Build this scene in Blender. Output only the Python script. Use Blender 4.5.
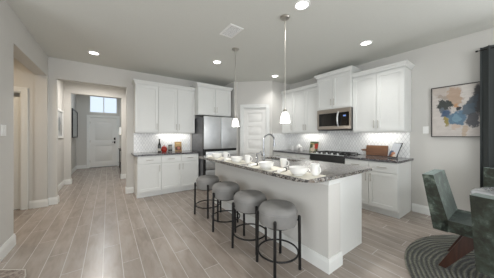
import bpy, bmesh, math, random
from mathutils import Vector, Matrix
from mathutils.geometry import tessellate_polygon
PI = math.pi
random.seed(7)
sc = bpy.context.scene
for o in list(bpy.data.objects):
    bpy.data.objects.remove(o, do_unlink=True)
C = sc.collection

# ------------------------------------------------------------------ camera
cam_d = bpy.data.cameras.new('camera')
cam_d.sensor_width = 36.0
cam_d.lens = 36.0 * 194.4 / 494
cam_d.shift_y = -3.0 / 494
cam_d.clip_start = 0.05
cam = bpy.data.objects.new('camera', cam_d)
cam.location = (0, 0, 1.30)
cam.rotation_euler = (PI / 2, 0, -math.radians(35.565))
C.objects.link(cam)
sc.camera = cam

# ------------------------------------------------------------------ world, daylight, exposure
sc.view_settings.view_transform = 'Standard'
sc.view_settings.look = 'None'
sc.view_settings.gamma = 1.0
sc.view_settings.use_curve_mapping = False
sc.view_settings.exposure = 0.0
world = bpy.data.worlds.new('sky')
sc.world = world
world.use_nodes = True
bg = world.node_tree.nodes['Background']
bg.inputs[0].default_value = (0.74, 0.86, 1.0, 1)

# light strengths in watts
E = dict(rear=172, living=73, patio=112, down=42, strip=0.6, pend=6, hall=24, foyer=14, side=10, lamp=3, sky=1.1, glow=1.0)
bg.inputs[1].default_value = E['sky']

def area(name, loc, rot, sx, sy, power, col=(1, 1, 1), spread=PI):
    d = bpy.data.lights.new(name, 'AREA')
    d.shape = 'RECTANGLE'; d.size = sx; d.size_y = sy
    d.energy = power; d.color = col; d.spread = spread
    o = bpy.data.objects.new(name, d)
    o.location = loc; o.rotation_euler = rot
    C.objects.link(o)
    return o
# daylight entering through the windows behind the camera and through the patio door on the right
area('daylight_rear', (-0.6, -3.62, 1.45), (PI / 2 + 0.30, 0, 0), 4.6, 2.2, E['rear'], (0.97, 0.985, 1.0))
area('daylight_living', (-4.12, 0.2, 1.4), (PI / 2 + 0.35, 0, -PI / 2), 4.0, 2.2, E['living'], (0.97, 0.985, 1.0))
area('daylight_patio', (4.50, -1.6, 1.25), (PI / 2 + 0.02, 0, PI / 2), 3.0, 2.2, E['patio'], (0.97, 0.985, 1.0))

# ------------------------------------------------------------------ materials
def srgb(r, g, b):
    f = lambda c: c / 12.92 if c <= 0.04045 else ((c + 0.055) / 1.055) ** 2.4
    return (f(r / 255), f(g / 255), f(b / 255), 1)
class NT:
    """small wrapper to write node graphs as expressions"""
    def __init__(s, name):
        s.m = bpy.data.materials.new(name); s.m.use_nodes = True
        s.t = s.m.node_tree; s.p = s.t.nodes['Principled BSDF']
    def n(s, typ, **kw):
        nd = s.t.nodes.new(typ)
        for k, v in kw.items(): setattr(nd, k, v)
        return nd
    def link(s, a, b): s.t.links.new(a, b)
    def val(s, sock, v):
        if isinstance(v, bpy.types.NodeSocket): s.link(v, sock)
        else: sock.default_value = v
    def math(s, op, a, b=0.0, c=0.0):
        nd = s.n('ShaderNodeMath', operation=op)
        s.val(nd.inputs[0], a); s.val(nd.inputs[1], b); s.val(nd.inputs[2], c)
        return nd.outputs[0]
    def obj(s): return s.n('ShaderNodeTexCoord').outputs['Object']
    def sep(s, v):
        nd = s.n('ShaderNodeSeparateXYZ'); s.link(v, nd.inputs[0]); return nd.outputs
    def comb(s, x, y, z=0.0):
        nd = s.n('ShaderNodeCombineXYZ')
        for i, v in enumerate((x, y, z)): s.val(nd.inputs[i], v)
        return nd.outputs[0]
    def noise(s, vec, scale, detail=3, rough=0.55, dist=0.0):
        nd = s.n('ShaderNodeTexNoise')
        s.link(vec, nd.inputs['Vector']); nd.inputs['Scale'].default_value = scale
        nd.inputs['Detail'].default_value = detail; nd.inputs['Roughness'].default_value = rough
        nd.inputs['Distortion'].default_value = dist
        return nd.outputs[0]
    def white(s, vec):
        nd = s.n('ShaderNodeTexWhiteNoise', noise_dimensions='2D'); s.link(vec, nd.inputs['Vector']); return nd.outputs['Value']
    def ramp(s, f, stops):
        nd = s.n('ShaderNodeValToRGB'); s.link(f, nd.inputs[0])
        el = nd.color_ramp.elements
        while len(el) < len(stops): el.new(0.5)
        for e, (p, c) in zip(el, stops): e.position = p; e.color = c
        return nd.outputs[0]
    def mix(s, f, a, b, blend='MIX'):
        nd = s.n('ShaderNodeMix', data_type='RGBA', blend_type=blend)
        s.val(nd.inputs[0], f); s.val(nd.inputs[6], a); s.val(nd.inputs[7], b)
        return nd.outputs[2]
    def bump(s, h, strength=0.2, dist=0.01):
        nd = s.n('ShaderNodeBump'); nd.inputs['Strength'].default_value = strength; nd.inputs['Distance'].default_value = dist
        s.link(h, nd.inputs['Height']); s.link(nd.outputs[0], s.p.inputs['Normal'])
    def set(s, col=None, rough=None, metal=None, **kw):
        if col is not None: s.val(s.p.inputs['Base Color'], col)
        if rough is not None: s.val(s.p.inputs['Roughness'], rough)
        if metal is not None: s.val(s.p.inputs['Metallic'], metal)
        for k, v in kw.items(): s.val(s.p.inputs[k], v)
        return s.m

def paint(name, col, rough=0.6, grain=60, amt=0.03, bump=0.05):
    t = NT(name); v = t.obj()
    n = t.noise(v, grain, 4)
    c2 = tuple(min(1, c * (1 + amt)) for c in col[:3]) + (1,)
    c1 = tuple(c * (1 - amt) for c in col[:3]) + (1,)
    t.set(t.ramp(n, [(0.3, c1), (0.7, c2)]), rough)
    if bump: t.bump(n, bump, 0.004)
    return t.m
def plain(name, col, rough=0.5, metal=0.0, **kw):
    t = NT(name); v = t.obj(); n = t.noise(v, 35, 2)
    r = t.math('MULTIPLY_ADD', n, 0.08, max(0.02, rough - 0.04))
    return t.set(col, r, metal, **kw)
def emit(name, col, strength):
    t = NT(name); t.set(col, 0.4)
    t.p.inputs['Emission Color'].default_value = col
    t.p.inputs['Emission Strength'].default_value = strength * E['glow']
    return t.m

M = {}
M['wall'] = paint('wall_paint', srgb(205, 203, 198), 0.75, 90, 0.015, 0.08)
M['ceiling'] = paint('ceiling_paint', srgb(216, 217, 211), 0.85, 70, 0.02, 0.15)
M['trim'] = paint('trim_paint', srgb(229, 230, 227), 0.35, 30, 0.01, 0)
M['cabinet'] = paint('cabinet_paint', srgb(225, 226, 223), 0.35, 30, 0.01, 0)
M['door'] = paint('door_paint', srgb(232, 231, 227), 0.4, 30, 0.01, 0)
M['nickel'] = plain('brushed_nickel', srgb(190, 186, 178), 0.36, 1.0)
M['bright_steel'] = plain('bright_steel', srgb(222, 222, 222), 0.42, 1.0)
M['chrome'] = plain('chrome', srgb(150, 152, 155), 0.22, 1.0)
M['fringe'] = paint('pale_fringe', srgb(186, 178, 168), 0.95, 200, 0.15, 0.4)
M['black'] = plain('black_metal', srgb(28, 27, 27), 0.4, 0.4)
M['gloss_black'] = plain('black_glass', srgb(12, 12, 13), 0.08)
M['dark_gap'] = plain('dark_enamel', srgb(18, 18, 19), 0.5)
M['ceramic'] = plain('white_ceramic', srgb(240, 239, 236), 0.18)
M['linen'] = paint('linen', srgb(241, 239, 234), 0.9, 300, 0.05, 0.3)
M['mat'] = paint('placemat_weave', srgb(206, 202, 190), 0.85, 220, 0.08, 0.4)
M['plastic'] = plain('white_plastic', srgb(238, 238, 235), 0.4)
M['grille'] = plain('grille_enamel', srgb(225, 224, 218), 0.5)
M['lens'] = emit('lamp_lens', (1, 0.985, 0.96, 1), 9.0)
M['strip'] = emit('led_strip', (1, 0.96, 0.88, 1), 4.0)
M['shade_glow'] = emit('frosted_glass', (1, 0.985, 0.95, 1), 1.0)
M['lampshade'] = emit('lampshade', (0.95, 0.92, 0.86, 1), 0.35)
M['display'] = emit('blue_display', (0.22, 0.36, 0.8, 1), 0.15)
M['bottle'] = plain('dark_bottle', srgb(20, 22, 21), 0.12)
M['paper'] = plain('paper_label', srgb(205, 200, 190), 0.7)
M['apple'] = paint('red_glaze', srgb(165, 45, 32), 0.25, 12, 0.25, 0)
M['jar'] = paint('speckled_jar', srgb(150, 148, 140), 0.3, 40, 0.25, 0)
M['curtain'] = paint('curtain_cloth', srgb(66, 70, 70), 0.9, 120, 0.08, 0.2)
M['rod'] = plain('rod_metal', srgb(45, 42, 40), 0.4, 0.8)

def m_steel():
    t = NT('stainless_steel'); x, y, z = t.sep(t.obj())
    n = t.noise(t.comb(t.math('MULTIPLY', x, 220), t.math('MULTIPLY', y, 220), t.math('MULTIPLY', z, 2)), 1.0, 3)
    n2 = t.noise(t.obj(), 3.0, 2)
    c = t.ramp(n2, [(0.3, srgb(192, 194, 196)), (0.7, srgb(212, 214, 215))])
    return t.set(c, t.math('MULTIPLY_ADD', n, 0.15, 0.36), 1.0)
M['steel'] = m_steel()
def m_steel_grey():
    t = NT('grey_enamel'); n = t.noise(t.obj(), 8, 2)
    return t.set(t.ramp(n, [(0.3, srgb(108, 109, 112)), (0.7, srgb(120, 121, 124))]), 0.45, 0.3)
M['steel_grey'] = m_steel_grey()
def m_bronze():
    t = NT('warm_stainless'); x, y, z = t.sep(t.obj())
    n = t.noise(t.comb(t.math('MULTIPLY', x, 3), t.math('MULTIPLY', y, 3), t.math('MULTIPLY', z, 300)), 1.0, 2)
    return t.set(t.ramp(n, [(0.3, srgb(172, 164, 156)), (0.7, srgb(200, 193, 186))]), 0.3, 1.0)
M['warm_steel'] = m_bronze()

def m_floor():
    t = NT('wood_look_tile'); x, y, z = t.sep(t.obj())
    W, L = 0.16, 1.2
    xs = t.math('DIVIDE', t.math('ADD', x, 0.04 + 16), W)
    row = t.math('FLOOR', xs); fx = t.math('FRACT', xs)
    sh = t.math('MULTIPLY', t.math('FRACT', t.math('MULTIPLY', row, 0.37)), 1.0)
    ys = t.math('ADD', t.math('DIVIDE', t.math('ADD', y, 20.0), L), sh)
    col = t.math('FLOOR', ys); fy = t.math('FRACT', ys)
    dx = t.math('MULTIPLY', t.math('MINIMUM', fx, t.math('SUBTRACT', 1.0, fx)), W)
    dy = t.math('MULTIPLY', t.math('MINIMUM', fy, t.math('SUBTRACT', 1.0, fy)), L)
    d = t.math('MINIMUM', dx, dy)
    grout = t.math('LESS_THAN', d, 0.0028)
    rnd = t.white(t.comb(row, col))
    rnd2 = t.white(t.comb(t.math('ADD', row, 37.3), col))
    off = t.math('MULTIPLY', rnd2, 40)
    vec = t.comb(t.math('ADD', t.math('MULTIPLY', x, 9), off), t.math('ADD', t.math('MULTIPLY', y, 2.2), off), off)
    g = t.noise(vec, 1.4, 4, 0.55, 0.5)
    vec2 = t.comb(t.math('ADD', t.math('MULTIPLY', x, 70), off), t.math('MULTIPLY', y, 4), off)
    g2 = t.noise(vec2, 1.0, 3)
    base = t.ramp(g, [(0.2, srgb(140, 126, 115)), (0.5, srgb(161, 149, 139)), (0.8, srgb(177, 167, 157))])
    base = t.mix(t.math('MULTIPLY', g2, 0.3), base, srgb(128, 117, 108))
    tone = t.math('MULTIPLY_ADD', rnd, 0.06, 0.95)
    base = t.mix(1.0, base, t.comb(tone, tone, tone), 'MULTIPLY')
    c = t.mix(grout, base, srgb(196, 189, 181))
    t.set(c, 0.27, **{'Specular IOR Level': 0.8})
    t.bump(t.math('SUBTRACT', 1.0, grout), 0.15, 0.003)
    return t.m
M['floor'] = m_floor()

def m_granite():
    t = NT('speckled_granite'); v = t.obj()
    vo = t.n('ShaderNodeTexVoronoi'); vo.inputs['Scale'].default_value = 95; t.link(v, vo.inputs['Vector'])
    bw = t.n('ShaderNodeRGBToBW'); t.link(vo.outputs['Color'], bw.inputs[0])
    n = t.noise(v, 7, 4, 0.6)
    n2 = t.noise(v, 45, 4, 0.75)
    f = t.math('ADD', t.math('MULTIPLY', bw.outputs[0], 0.9), t.math('MULTIPLY', n2, 0.14))
    c = t.ramp(f, [(0.30, srgb(28, 28, 30)), (0.41, srgb(96, 95, 95)), (0.52, srgb(158, 156, 150)), (0.62, srgb(118, 103, 90)), (0.73, srgb(196, 194, 189)), (0.84, srgb(48, 47, 48))])
    c = t.mix(t.math('MULTIPLY', n, 0.35), c, srgb(100, 93, 86))
    return t.set(c, 0.12)
M['granite'] = m_granite()
def m_granite_dark():
    t = NT('grey_granite'); v = t.obj()
    vo = t.n('ShaderNodeTexVoronoi'); vo.inputs['Scale'].default_value = 90; t.link(v, vo.inputs['Vector'])
    bw = t.n('ShaderNodeRGBToBW'); t.link(vo.outputs['Color'], bw.inputs[0])
    n2 = t.noise(v, 60, 4, 0.7)
    f = t.math('ADD', t.math('MULTIPLY', bw.outputs[0], 0.6), t.math('MULTIPLY', n2, 0.45))
    c = t.ramp(f, [(0.3, srgb(32, 32, 35)), (0.5, srgb(78, 78, 84)), (0.66, srgb(104, 100, 98)), (0.85, srgb(180, 180, 180))])
    return t.set(c, 0.14)
M['granite_dark'] = m_granite_dark()

def m_tile():
    t = NT('diamond_tile'); x, y, z = t.sep(t.obj())
    h = t.math('ADD', x, y)
    a = t.math('DIVIDE', t.math('ADD', h, t.math('MULTIPLY', z, 0.6)), 0.062)
    b = t.math('DIVIDE', t.math('SUBTRACT', h, t.math('MULTIPLY', z, 0.6)), 0.062)
    da = t.math('ABSOLUTE', t.math('SUBTRACT', t.math('FRACT', a), 0.5))
    db = t.math('ABSOLUTE', t.math('SUBTRACT', t.math('FRACT', b), 0.5))
    g = t.math('GREATER_THAN', t.math('MAXIMUM', da, db), 0.44)
    rnd = t.white(t.comb(t.math('FLOOR', a), t.math('FLOOR', b)))
    c = t.mix(rnd, srgb(238, 239, 238), srgb(247, 248, 247))
    c = t.mix(g, c, srgb(212, 213, 214))
    t.set(c, 0.15)
    t.bump(t.math('SUBTRACT', 1.0, g), 0.3, 0.003)
    return t.m
M['tile'] = m_tile()

def m_upholstery():
    t = NT('grey_vinyl'); v = t.obj()
    n = t.noise(v, 5, 3); n2 = t.noise(v, 160, 2)
    c = t.ramp(n, [(0.3, srgb(120, 119, 117)), (0.7, srgb(138, 136, 133))])
    t.set(c, 0.55); t.bump(n2, 0.15, 0.002)
    return t.m
M['seat'] = m_upholstery()
def m_velvet():
    t = NT('green_velvet'); v = t.obj()
    n = t.noise(v, 8, 6, 0.68, 0.3); n2 = t.noise(v, 70, 3)
    c = t.ramp(n, [(0.34, srgb(26, 28, 22)), (0.47, srgb(46, 49, 39)), (0.56, srgb(62, 72, 64)), (0.68, srgb(116, 126, 114))])  # mottled pile; pale stops paint window-lit patches into the colour
    c = t.mix(t.math('MULTIPLY', n2, 0.3), c, srgb(46, 50, 40))
    t.set(c, 0.8)
    t.p.inputs['Sheen Weight'].default_value = 0.5
    t.p.inputs['Sheen Roughness'].default_value = 0.35
    t.p.inputs['Sheen Tint'].default_value = (0.68, 0.82, 0.78, 1)
    t.bump(n2, 0.3, 0.004)
    return t.m
M['velvet'] = m_velvet()
def m_wood(name, c1, c2, axis=0, rough=0.4):
    t = NT(name); x, y, z = t.sep(t.obj())
    s = [18, 18, 18]; s[axis] = 1.5
    n = t.noise(t.comb(t.math('MULTIPLY', x, s[0]), t.math('MULTIPLY', y, s[1]), t.math('MULTIPLY', z, s[2])), 1.2, 5, 0.6, 0.8)
    return t.set(t.ramp(n, [(0.3, c1), (0.7, c2)]), rough)
M['walnut'] = m_wood('walnut', srgb(48, 28, 19), srgb(80, 48, 34), 2)
M['board'] = m_wood('acacia', srgb(84, 54, 36), srgb(132, 92, 64), 0, 0.5)
M['console_wood'] = m_wood('dark_wood', srgb(30, 25, 22), srgb(52, 44, 38), 0)
def m_marble():
    t = NT('grey_marble'); n = t.noise(t.obj(), 3.0, 6, 0.65, 1.6)
    return t.set(t.ramp(n, [(0.3, srgb(110, 112, 118)), (0.5, srgb(172, 174, 178)), (0.7, srgb(200, 202, 205))]), 0.12)
M['marble'] = m_marble()
def m_rug():
    t = NT('green_shag'); v = t.obj(); x, y, z = t.sep(v)
    n = t.noise(v, 2.2, 3, 0.5); n2 = t.noise(v, 45, 4, 0.7)
    # fans of concentric ridges, as in the tufting
    r1 = t.math('SQRT', t.math('ADD', t.math('POWER', t.math('ADD', x, 0.12), 2.0), t.math('POWER', t.math('SUBTRACT', y, 0.18), 2.0)))
    ph = t.math('ADD', t.math('MULTIPLY', r1, 160.0), t.math('MULTIPLY', n, 13.0))
    w = t.math('MULTIPLY_ADD', t.math('SINE', ph), 0.5, 0.5)
    n3 = t.noise(v, 5, 3, 0.6)
    w = t.math('MULTIPLY', w, t.math('MULTIPLY_ADD', n2, 0.9, 0.4))
    w = t.math('MULTIPLY', w, t.math('MULTIPLY_ADD', n3, 2.0, 0.05))
    c = t.ramp(w, [(0.2, srgb(34, 37, 26)), (0.55, srgb(58, 61, 46)), (0.95, srgb(126, 126, 106))])
    t.set(c, 0.85); t.bump(t.math('ADD', w, t.math('MULTIPLY', n2, 0.5)), 0.8, 0.02)
    t.p.inputs['Sheen Weight'].default_value = 0.3
    return t.m
M['rug'] = m_rug()
def m_hide():
    t = NT('mottled_pile'); v = t.obj(); n = t.noise(v, 28, 4, 0.7); n2 = t.noise(v, 160, 2)
    t.set(t.ramp(n, [(0.35, srgb(98, 84, 76)), (0.5, srgb(140, 126, 116)), (0.68, srgb(176, 166, 156))]), 0.95)
    t.bump(n2, 0.6, 0.01)
    return t.m
M['hide'] = m_hide()

def m_blobs(name, bgc, blobs, w, h, warp=0.16, rough=0.6):
    """abstract colour patches; coordinates are local x (0..w) and z (0..h), patches in 0..1 from top left"""
    t = NT(name); v = t.obj(); x, y, z = t.sep(v)
    nx = t.math('SUBTRACT', t.noise(v, 4.4 / w, 6, 0.7), 0.5)
    v2 = t.n('ShaderNodeVectorMath', operation='ADD'); t.link(v, v2.inputs[0]); v2.inputs[1].default_value = (7, 3, 5)
    ny = t.math('SUBTRACT', t.noise(v2.outputs[0], 4.4 / w, 6, 0.7), 0.5)
    u = t.math('ADD', t.math('DIVIDE', x, w), t.math('MULTIPLY', nx, warp * 2))
    q = t.math('ADD', t.math('SUBTRACT', 1.0, t.math('DIVIDE', z, h)), t.math('MULTIPLY', ny, warp * 2))
    c = t.mix(t.math('MULTIPLY', t.noise(v, 14, 4), 0.5), bgc, tuple(k * 0.8 for k in bgc[:3]) + (1,))
    for (u0, u1, q0, q1, col) in blobs:
        a = t.math('DIVIDE', t.math('SUBTRACT', u, (u0 + u1) / 2), (u1 - u0) / 2)
        b = t.math('DIVIDE', t.math('SUBTRACT', q, (q0 + q1) / 2), (q1 - q0) / 2)
        d = t.math('ADD', t.math('POWER', t.math('ABSOLUTE', a), 3.0), t.math('POWER', t.math('ABSOLUTE', b), 3.0))
        f = t.n('ShaderNodeMapRange'); t.link(d, f.inputs[0])
        f.inputs[1].default_value = 0.6; f.inputs[2].default_value = 1.25; f.inputs[3].default_value = 0.95; f.inputs[4].default_value = 0.0
        c = t.mix(f.outputs[0], c, col)
    st = t.noise(t.comb(t.math('MULTIPLY', x, 3.0 / w), 0.0, t.math('MULTIPLY', z, 14.0 / h)), 1.6, 4, 0.7)
    k = t.math('MULTIPLY_ADD', st, 0.5, 0.76)
    c = t.mix(1.0, c, t.comb(k, k, k), 'MULTIPLY')
    return t.set(c, rough)

# ------------------------------------------------------------------ mesh helpers
def box(bm, x0, x1, y0, y1, z0, z1, bev=0.0, seg=1):
    r = bmesh.ops.create_cube(bm, size=1.0)
    vs = r['verts']
    for v in vs:
        v.co = Vector(((x0 + x1) / 2 + v.co.x * (x1 - x0), (y0 + y1) / 2 + v.co.y * (y1 - y0), (z0 + z1) / 2 + v.co.z * (z1 - z0)))
    if bev > 0:
        es = list({e for v in vs for e in v.link_edges})
        bmesh.ops.bevel(bm, geom=es, offset=bev, segments=seg, affect='EDGES', profile=0.5)
def BX(*a, **k):
    bm = bmesh.new(); box(bm, *a, **k); return bm
def lathe(bm, prof, n=32, c=(0, 0, 0), close=False):
    rings = []
    for (r, z) in prof:
        if r < 1e-6: rings.append([bm.verts.new((c[0], c[1], c[2] + z))])
        else: rings.append([bm.verts.new((c[0] + r * math.cos(2 * PI * i / n), c[1] + r * math.sin(2 * PI * i / n), c[2] + z)) for i in range(n)])
    for a, b in zip(rings, rings[1:]):
        for i in range(n):
            j = (i + 1) % n
            if len(a) == 1 and len(b) == 1: continue
            if len(a) == 1: bm.faces.new((a[0], b[j], b[i]))
            elif len(b) == 1: bm.faces.new((a[i], a[j], b[0]))
            else: bm.faces.new((a[i], a[j], b[j], b[i]))
def tube(bm, pts, r, n=10, cyc=False, caps=True):
    pts = [Vector(p) for p in pts]; rings = []; N = len(pts)
    rr = r if isinstance(r, (list, tuple)) else [r] * N
    up = None
    for i, p in enumerate(pts):
        if cyc: d = pts[(i + 1) % N] - pts[i - 1]
        else: d = pts[min(i + 1, N - 1)] - pts[max(i - 1, 0)]
        d.normalize()
        if up is None: up = d.orthogonal().normalized()
        up = (up - d * up.dot(d))
        up = up.normalized() if up.length > 1e-5 else d.orthogonal().normalized()
        s = d.cross(up)
        rings.append([bm.verts.new(p + (up * math.cos(2 * PI * k / n) + s * math.sin(2 * PI * k / n)) * rr[i]) for k in range(n)])
    for i in range(N if cyc else N - 1):
        a, b = rings[i], rings[(i + 1) % N]
        for k in range(n):
            bm.faces.new((a[k], a[(k + 1) % n], b[(k + 1) % n], b[k]))
    if caps and not cyc:
        bm.faces.new(rings[0][::-1]); bm.faces.new(rings[-1])
def prism(bm, pts, z0, z1, holes=(), tf=None):
    """extruded polygon (with holes)"""
    tf = tf or (lambda x, y, z: (x, y, z))
    loops = [list(pts)] + [list(h) for h in holes]
    flat = [p for l in loops for p in l]
    tri = tessellate_polygon([[Vector((p[0], p[1], 0)) for p in l] for l in loops])
    top = [bm.verts.new(tf(p[0], p[1], z1)) for p in flat]
    bot = [bm.verts.new(tf(p[0], p[1], z0)) for p in flat]
    for t in tri:
        try: bm.faces.new([top[i] for i in t]); bm.faces.new([bot[i] for i in reversed(t)])
        except ValueError: pass
    k = 0
    for l in loops:
        n = len(l)
        for i in range(n):
            j = (i + 1) % n
            bm.faces.new((bot[k + i], bot[k + j], top[k + j], top[k + i]))
        k += n
def sweep(bm, path, prof, closed_prof=True):
    """mitred sweep of a profile [(out, z)] along a 2D path; out = to the right of travel"""
    P = [Vector((p[0], p[1])) for p in path]; rings = []
    for i, p in enumerate(P):
        ds = []
        if i > 0: ds.append((P[i] - P[i - 1]).normalized())
        if i < len(P) - 1: ds.append((P[i + 1] - P[i]).normalized())
        ns = [Vector((d.y, -d.x)) for d in ds]
        n = sum(ns, Vector((0, 0)))
        n.normalize()
        n = n / max(0.3, n.dot(ns[0]))
        rings.append([bm.verts.new((p.x + n.x * o, p.y + n.y * o, z)) for (o, z) in prof])
    m = len(prof)
    for a, b in zip(rings, rings[1:]):
        for k in range(m if closed_prof else m - 1):
            bm.faces.new((a[k], a[(k + 1) % m], b[(k + 1) % m], b[k]))
    if closed_prof:
        bm.faces.new(rings[0][::-1]); bm.faces.new(rings[-1])
def rrect(x0, x1, y0, y1, rads, n=8):
    """rounded rectangle, counter-clockwise; rads for corners (x0y0, x1y0, x1y1, x0y1)"""
    pts = []
    for (cx, cy, sx, sy, r, a0) in ((x0, y0, 1, 1, rads[0], PI), (x1, y0, -1, 1, rads[1], 1.5 * PI), (x1, y1, -1, -1, rads[2], 0), (x0, y1, 1, -1, rads[3], PI / 2)):
        if r <= 0: pts.append((cx, cy)); continue
        for i in range(n + 1):
            a = a0 + i / n * PI / 2
            pts.append((cx + sx * r + r * math.cos(a), cy + sy * r + r * math.sin(a)))
    return pts
def smooth(o, ang=35):
    me = o.data
    for p in me.polygons: p.use_smooth = True
    try: me.set_sharp_from_angle(angle=math.radians(ang))
    except Exception: pass
def obj(name, bm, mat, parent=None, loc=(0, 0, 0), sm=True, label=None):
    bmesh.ops.recalc_face_normals(bm, faces=bm.faces)
    me = bpy.data.meshes.new(name); bm.to_mesh(me); bm.free()
    for m_ in (mat if isinstance(mat, list) else [mat]): me.materials.append(m_)
    o = bpy.data.objects.new(name, me); C.objects.link(o)
    o.location = loc
    if parent: o.parent = parent
    if label: o['label'] = label
    if sm: smooth(o)
    return o
def tag(o, label, cat, group=None, kind=None):
    o['label'] = label; o['category'] = cat
    if group: o['group'] = group
    if kind: o['kind'] = kind
    return o
def thing(name, label, cat, loc=(0, 0, 0), rz=0.0, group=None, kind=None):
    o = bpy.data.objects.new(name, None); C.objects.link(o)
    o.empty_display_size = 0.1
    o.location = loc; o.rotation_euler = (0, 0, rz)
    return tag(o, label, cat, group, kind)
def struct(name, bm, mat, label, cat='wall', sm=False):
    o = obj(name, bm, mat, sm=sm)
    return tag(o, label, cat, kind='structure')
def dup(root, loc, rz=None, label=None):
    r = root.copy(); C.objects.link(r); r.location = loc
    if rz is not None: r.rotation_euler = (0, 0, rz)
    if label: r['label'] = label
    for ch in list(root.children):
        c = ch.copy(); C.objects.link(c); c.parent = r
        for g in list(ch.children):
            d = g.copy(); C.objects.link(d); d.parent = c
    return r
def lamp(name, kind, loc, energy, parent=None, col=(1, 0.93, 0.82), size=0.05, **kw):
    d = bpy.data.lights.new(name, kind); d.energy = energy; d.color = col
    if kind == 'AREA': d.size = size
    else: d.shadow_soft_size = size
    for k, v in kw.items(): setattr(d, k, v)
    o = bpy.data.objects.new(name, d); C.objects.link(o); o.location = loc
    if parent: o.parent = parent
    return o

# ------------------------------------------------------------------ room shell
CZ = 2.79           # ceiling height
XL, XR, YB = -0.915, 4.30, 5.15
YN, XLL = -3.5, -4.0
struct('floor', BX(XLL - 0.3, 5.2, YN - 0.2, 10.3, -0.1, 0), M['floor'], 'grey-brown wood-look plank tile floor', 'floor')
bm = bmesh.new()
box(bm, XLL - 0.2, XR + 0.2, YN - 0.2, 7.18, CZ, CZ + 0.12)
struct('ceiling', bm, M['ceiling'], 'flat pale grey ceiling over the kitchen', 'ceiling')
struct('ceiling_foyer', BX(-1.3, 1.1, 7.18, 10.3, 3.2, 3.3), M['ceiling'], 'raised ceiling of the foyer', 'ceiling')

# left wall: pier beside the living area, opening to a side hallway, header above it
bm = bmesh.new()
box(bm, XL - 0.165, XL, 3.05, 3.50, 0, CZ)
box(bm, XL - 0.165, XL, 3.50, 5.08, 2.41, CZ)
struct('wall_left', bm, M['wall'], 'left wall with a wide opening to the side hallway')
# back wall: left stub, header over hall opening, cabinet wall
bm = bmesh.new()
box(bm, -0.915, -0.80, YB, YB + 0.13, 0, CZ)
box(bm, -0.80, 0.34, YB, YB + 0.13, 2.40, CZ)
box(bm, 0.34, 2.80, YB, YB + 0.13, 0, CZ)
struct('wall_back', bm, M['wall'], 'back kitchen wall with the hall opening')
struct('wall_back_corner', BX(-1.08, -0.915, YB - 0.07, YB + 0.13, 0, CZ), M['wall'], 'wall corner between side hallway and entry hall')
# side hallway
bm = bmesh.new()
box(bm, -2.6, -2.27, YB - 0.05, YB + 0.08, 0, CZ)
box(bm, -2.27, -1.24, YB - 0.05, YB + 0.08, 2.08, CZ)
box(bm, -1.24, -1.08, YB - 0.05, YB + 0.08, 0, CZ)
box(bm, -2.6, -2.5, 3.05, YB, 0, CZ)
struct('wall_side_hallway', bm, M['wall'], 'end wall of the side hallway seen through the left opening')
struct('wall_sky_blocker', BX(-2.6, -1.1, YB + 0.10, YB + 0.13, 0, 2.2), M['wall'], 'unseen panel added behind the side hallway door to block the sky')  # added panel, keeps sky light out of the gap above the leaf
struct('wall_living_front', BX(XLL, -1.08, 3.05, 3.17, 0, CZ), M['wall'], 'living area wall left of the camera')
bm = bmesh.new()
for (a, b, c, d) in ((YN, 3.05, 0, 0.3), (YN, 3.05, 2.5, CZ), (YN, -1.8, 0.3, 2.5), (2.2, 3.05, 0.3, 2.5)):
    box(bm, XLL - 0.12, XLL, a, b, c, d)
struct('wall_living_left', bm, M['wall'], 'living area wall with a wide window')
bm = bmesh.new()
for (a, b, c, d) in ((XLL, XR, 0, 0.35), (XLL, XR, 2.55, CZ), (XLL, -2.9, 0.35, 2.55), (1.7, XR, 0.35, 2.55), (-0.65, -0.55, 0.35, 2.55)):
    box(bm, a, b, YN - 0.12, YN, c, d)
struct('wall_rear', bm, M['wall'], 'rear wall behind the camera with two wide windows')
# right wall with patio opening at y -2.1..0.0
bm = bmesh.new()
box(bm, XR, XR + 0.15, 0.05, 5.2, 0, CZ)
box(bm, XR, XR + 0.15, -3.2, 0.05, 2.38, CZ)
box(bm, XR, XR + 0.15, YN - 0.1, -3.2, 0, CZ)
struct('wall_right', bm, M['wall'], 'right wall behind range cabinets, painting and curtain')
# pantry walls: stub by the fridge, diagonal door wall, side wall with tile
PA, PB = Vector((2.92, 4.51)), Vector((3.58, 3.85))
pd = (PB - PA).normalized(); pn = Vector((pd.y, -pd.x))   # pn points into the kitchen
if pn.dot(Vector((-1, -1))) < 0: pn = -pn
PL = (PB - PA).length
D0, D1, DH = 0.145, 0.785, 2.08     # pantry door clear opening along the wall
def pw(s, o, z): # s along the diagonal, o out into the kitchen
    p = PA + pd * s + pn * o
    return (p.x, p.y, z)
def pbox(bm, s0, s1, o0, o1, z0, z1):
    vs = [bm.verts.new(pw(s, o, z)) for z in (z0, z1) for (s, o) in ((s0, o0), (s1, o0), (s1, o1), (s0, o1))]
    for f in ((0, 1, 2, 3), (4, 5, 6, 7), (0, 1, 5, 4), (1, 2, 6, 5), (2, 3, 7, 6), (3, 0, 4, 7)):
        bm.faces.new([vs[i] for i in f])
bm = bmesh.new()
pbox(bm, 0, D0, -0.12, 0, 0, CZ); pbox(bm, D1, PL, -0.12, 0, 0, CZ); pbox(bm, D0, D1, -0.12, 0, DH, CZ)
struct('wall_pantry', bm, M['wall'], 'diagonal corner wall holding the pantry door')
bm = bmesh.new(); box(bm, 2.80, 2.92, 4.51, YB, 0, CZ)
struct('wall_fridge_stub', bm, M['wall'], 'short wall end beside the refrigerator')
bm = bmesh.new(); box(bm, 3.58, XR, 3.85, 3.97, 0, CZ)
struct('wall_pantry_side', bm, M['wall'], 'short wall closing the range counter at the pantry')
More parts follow.
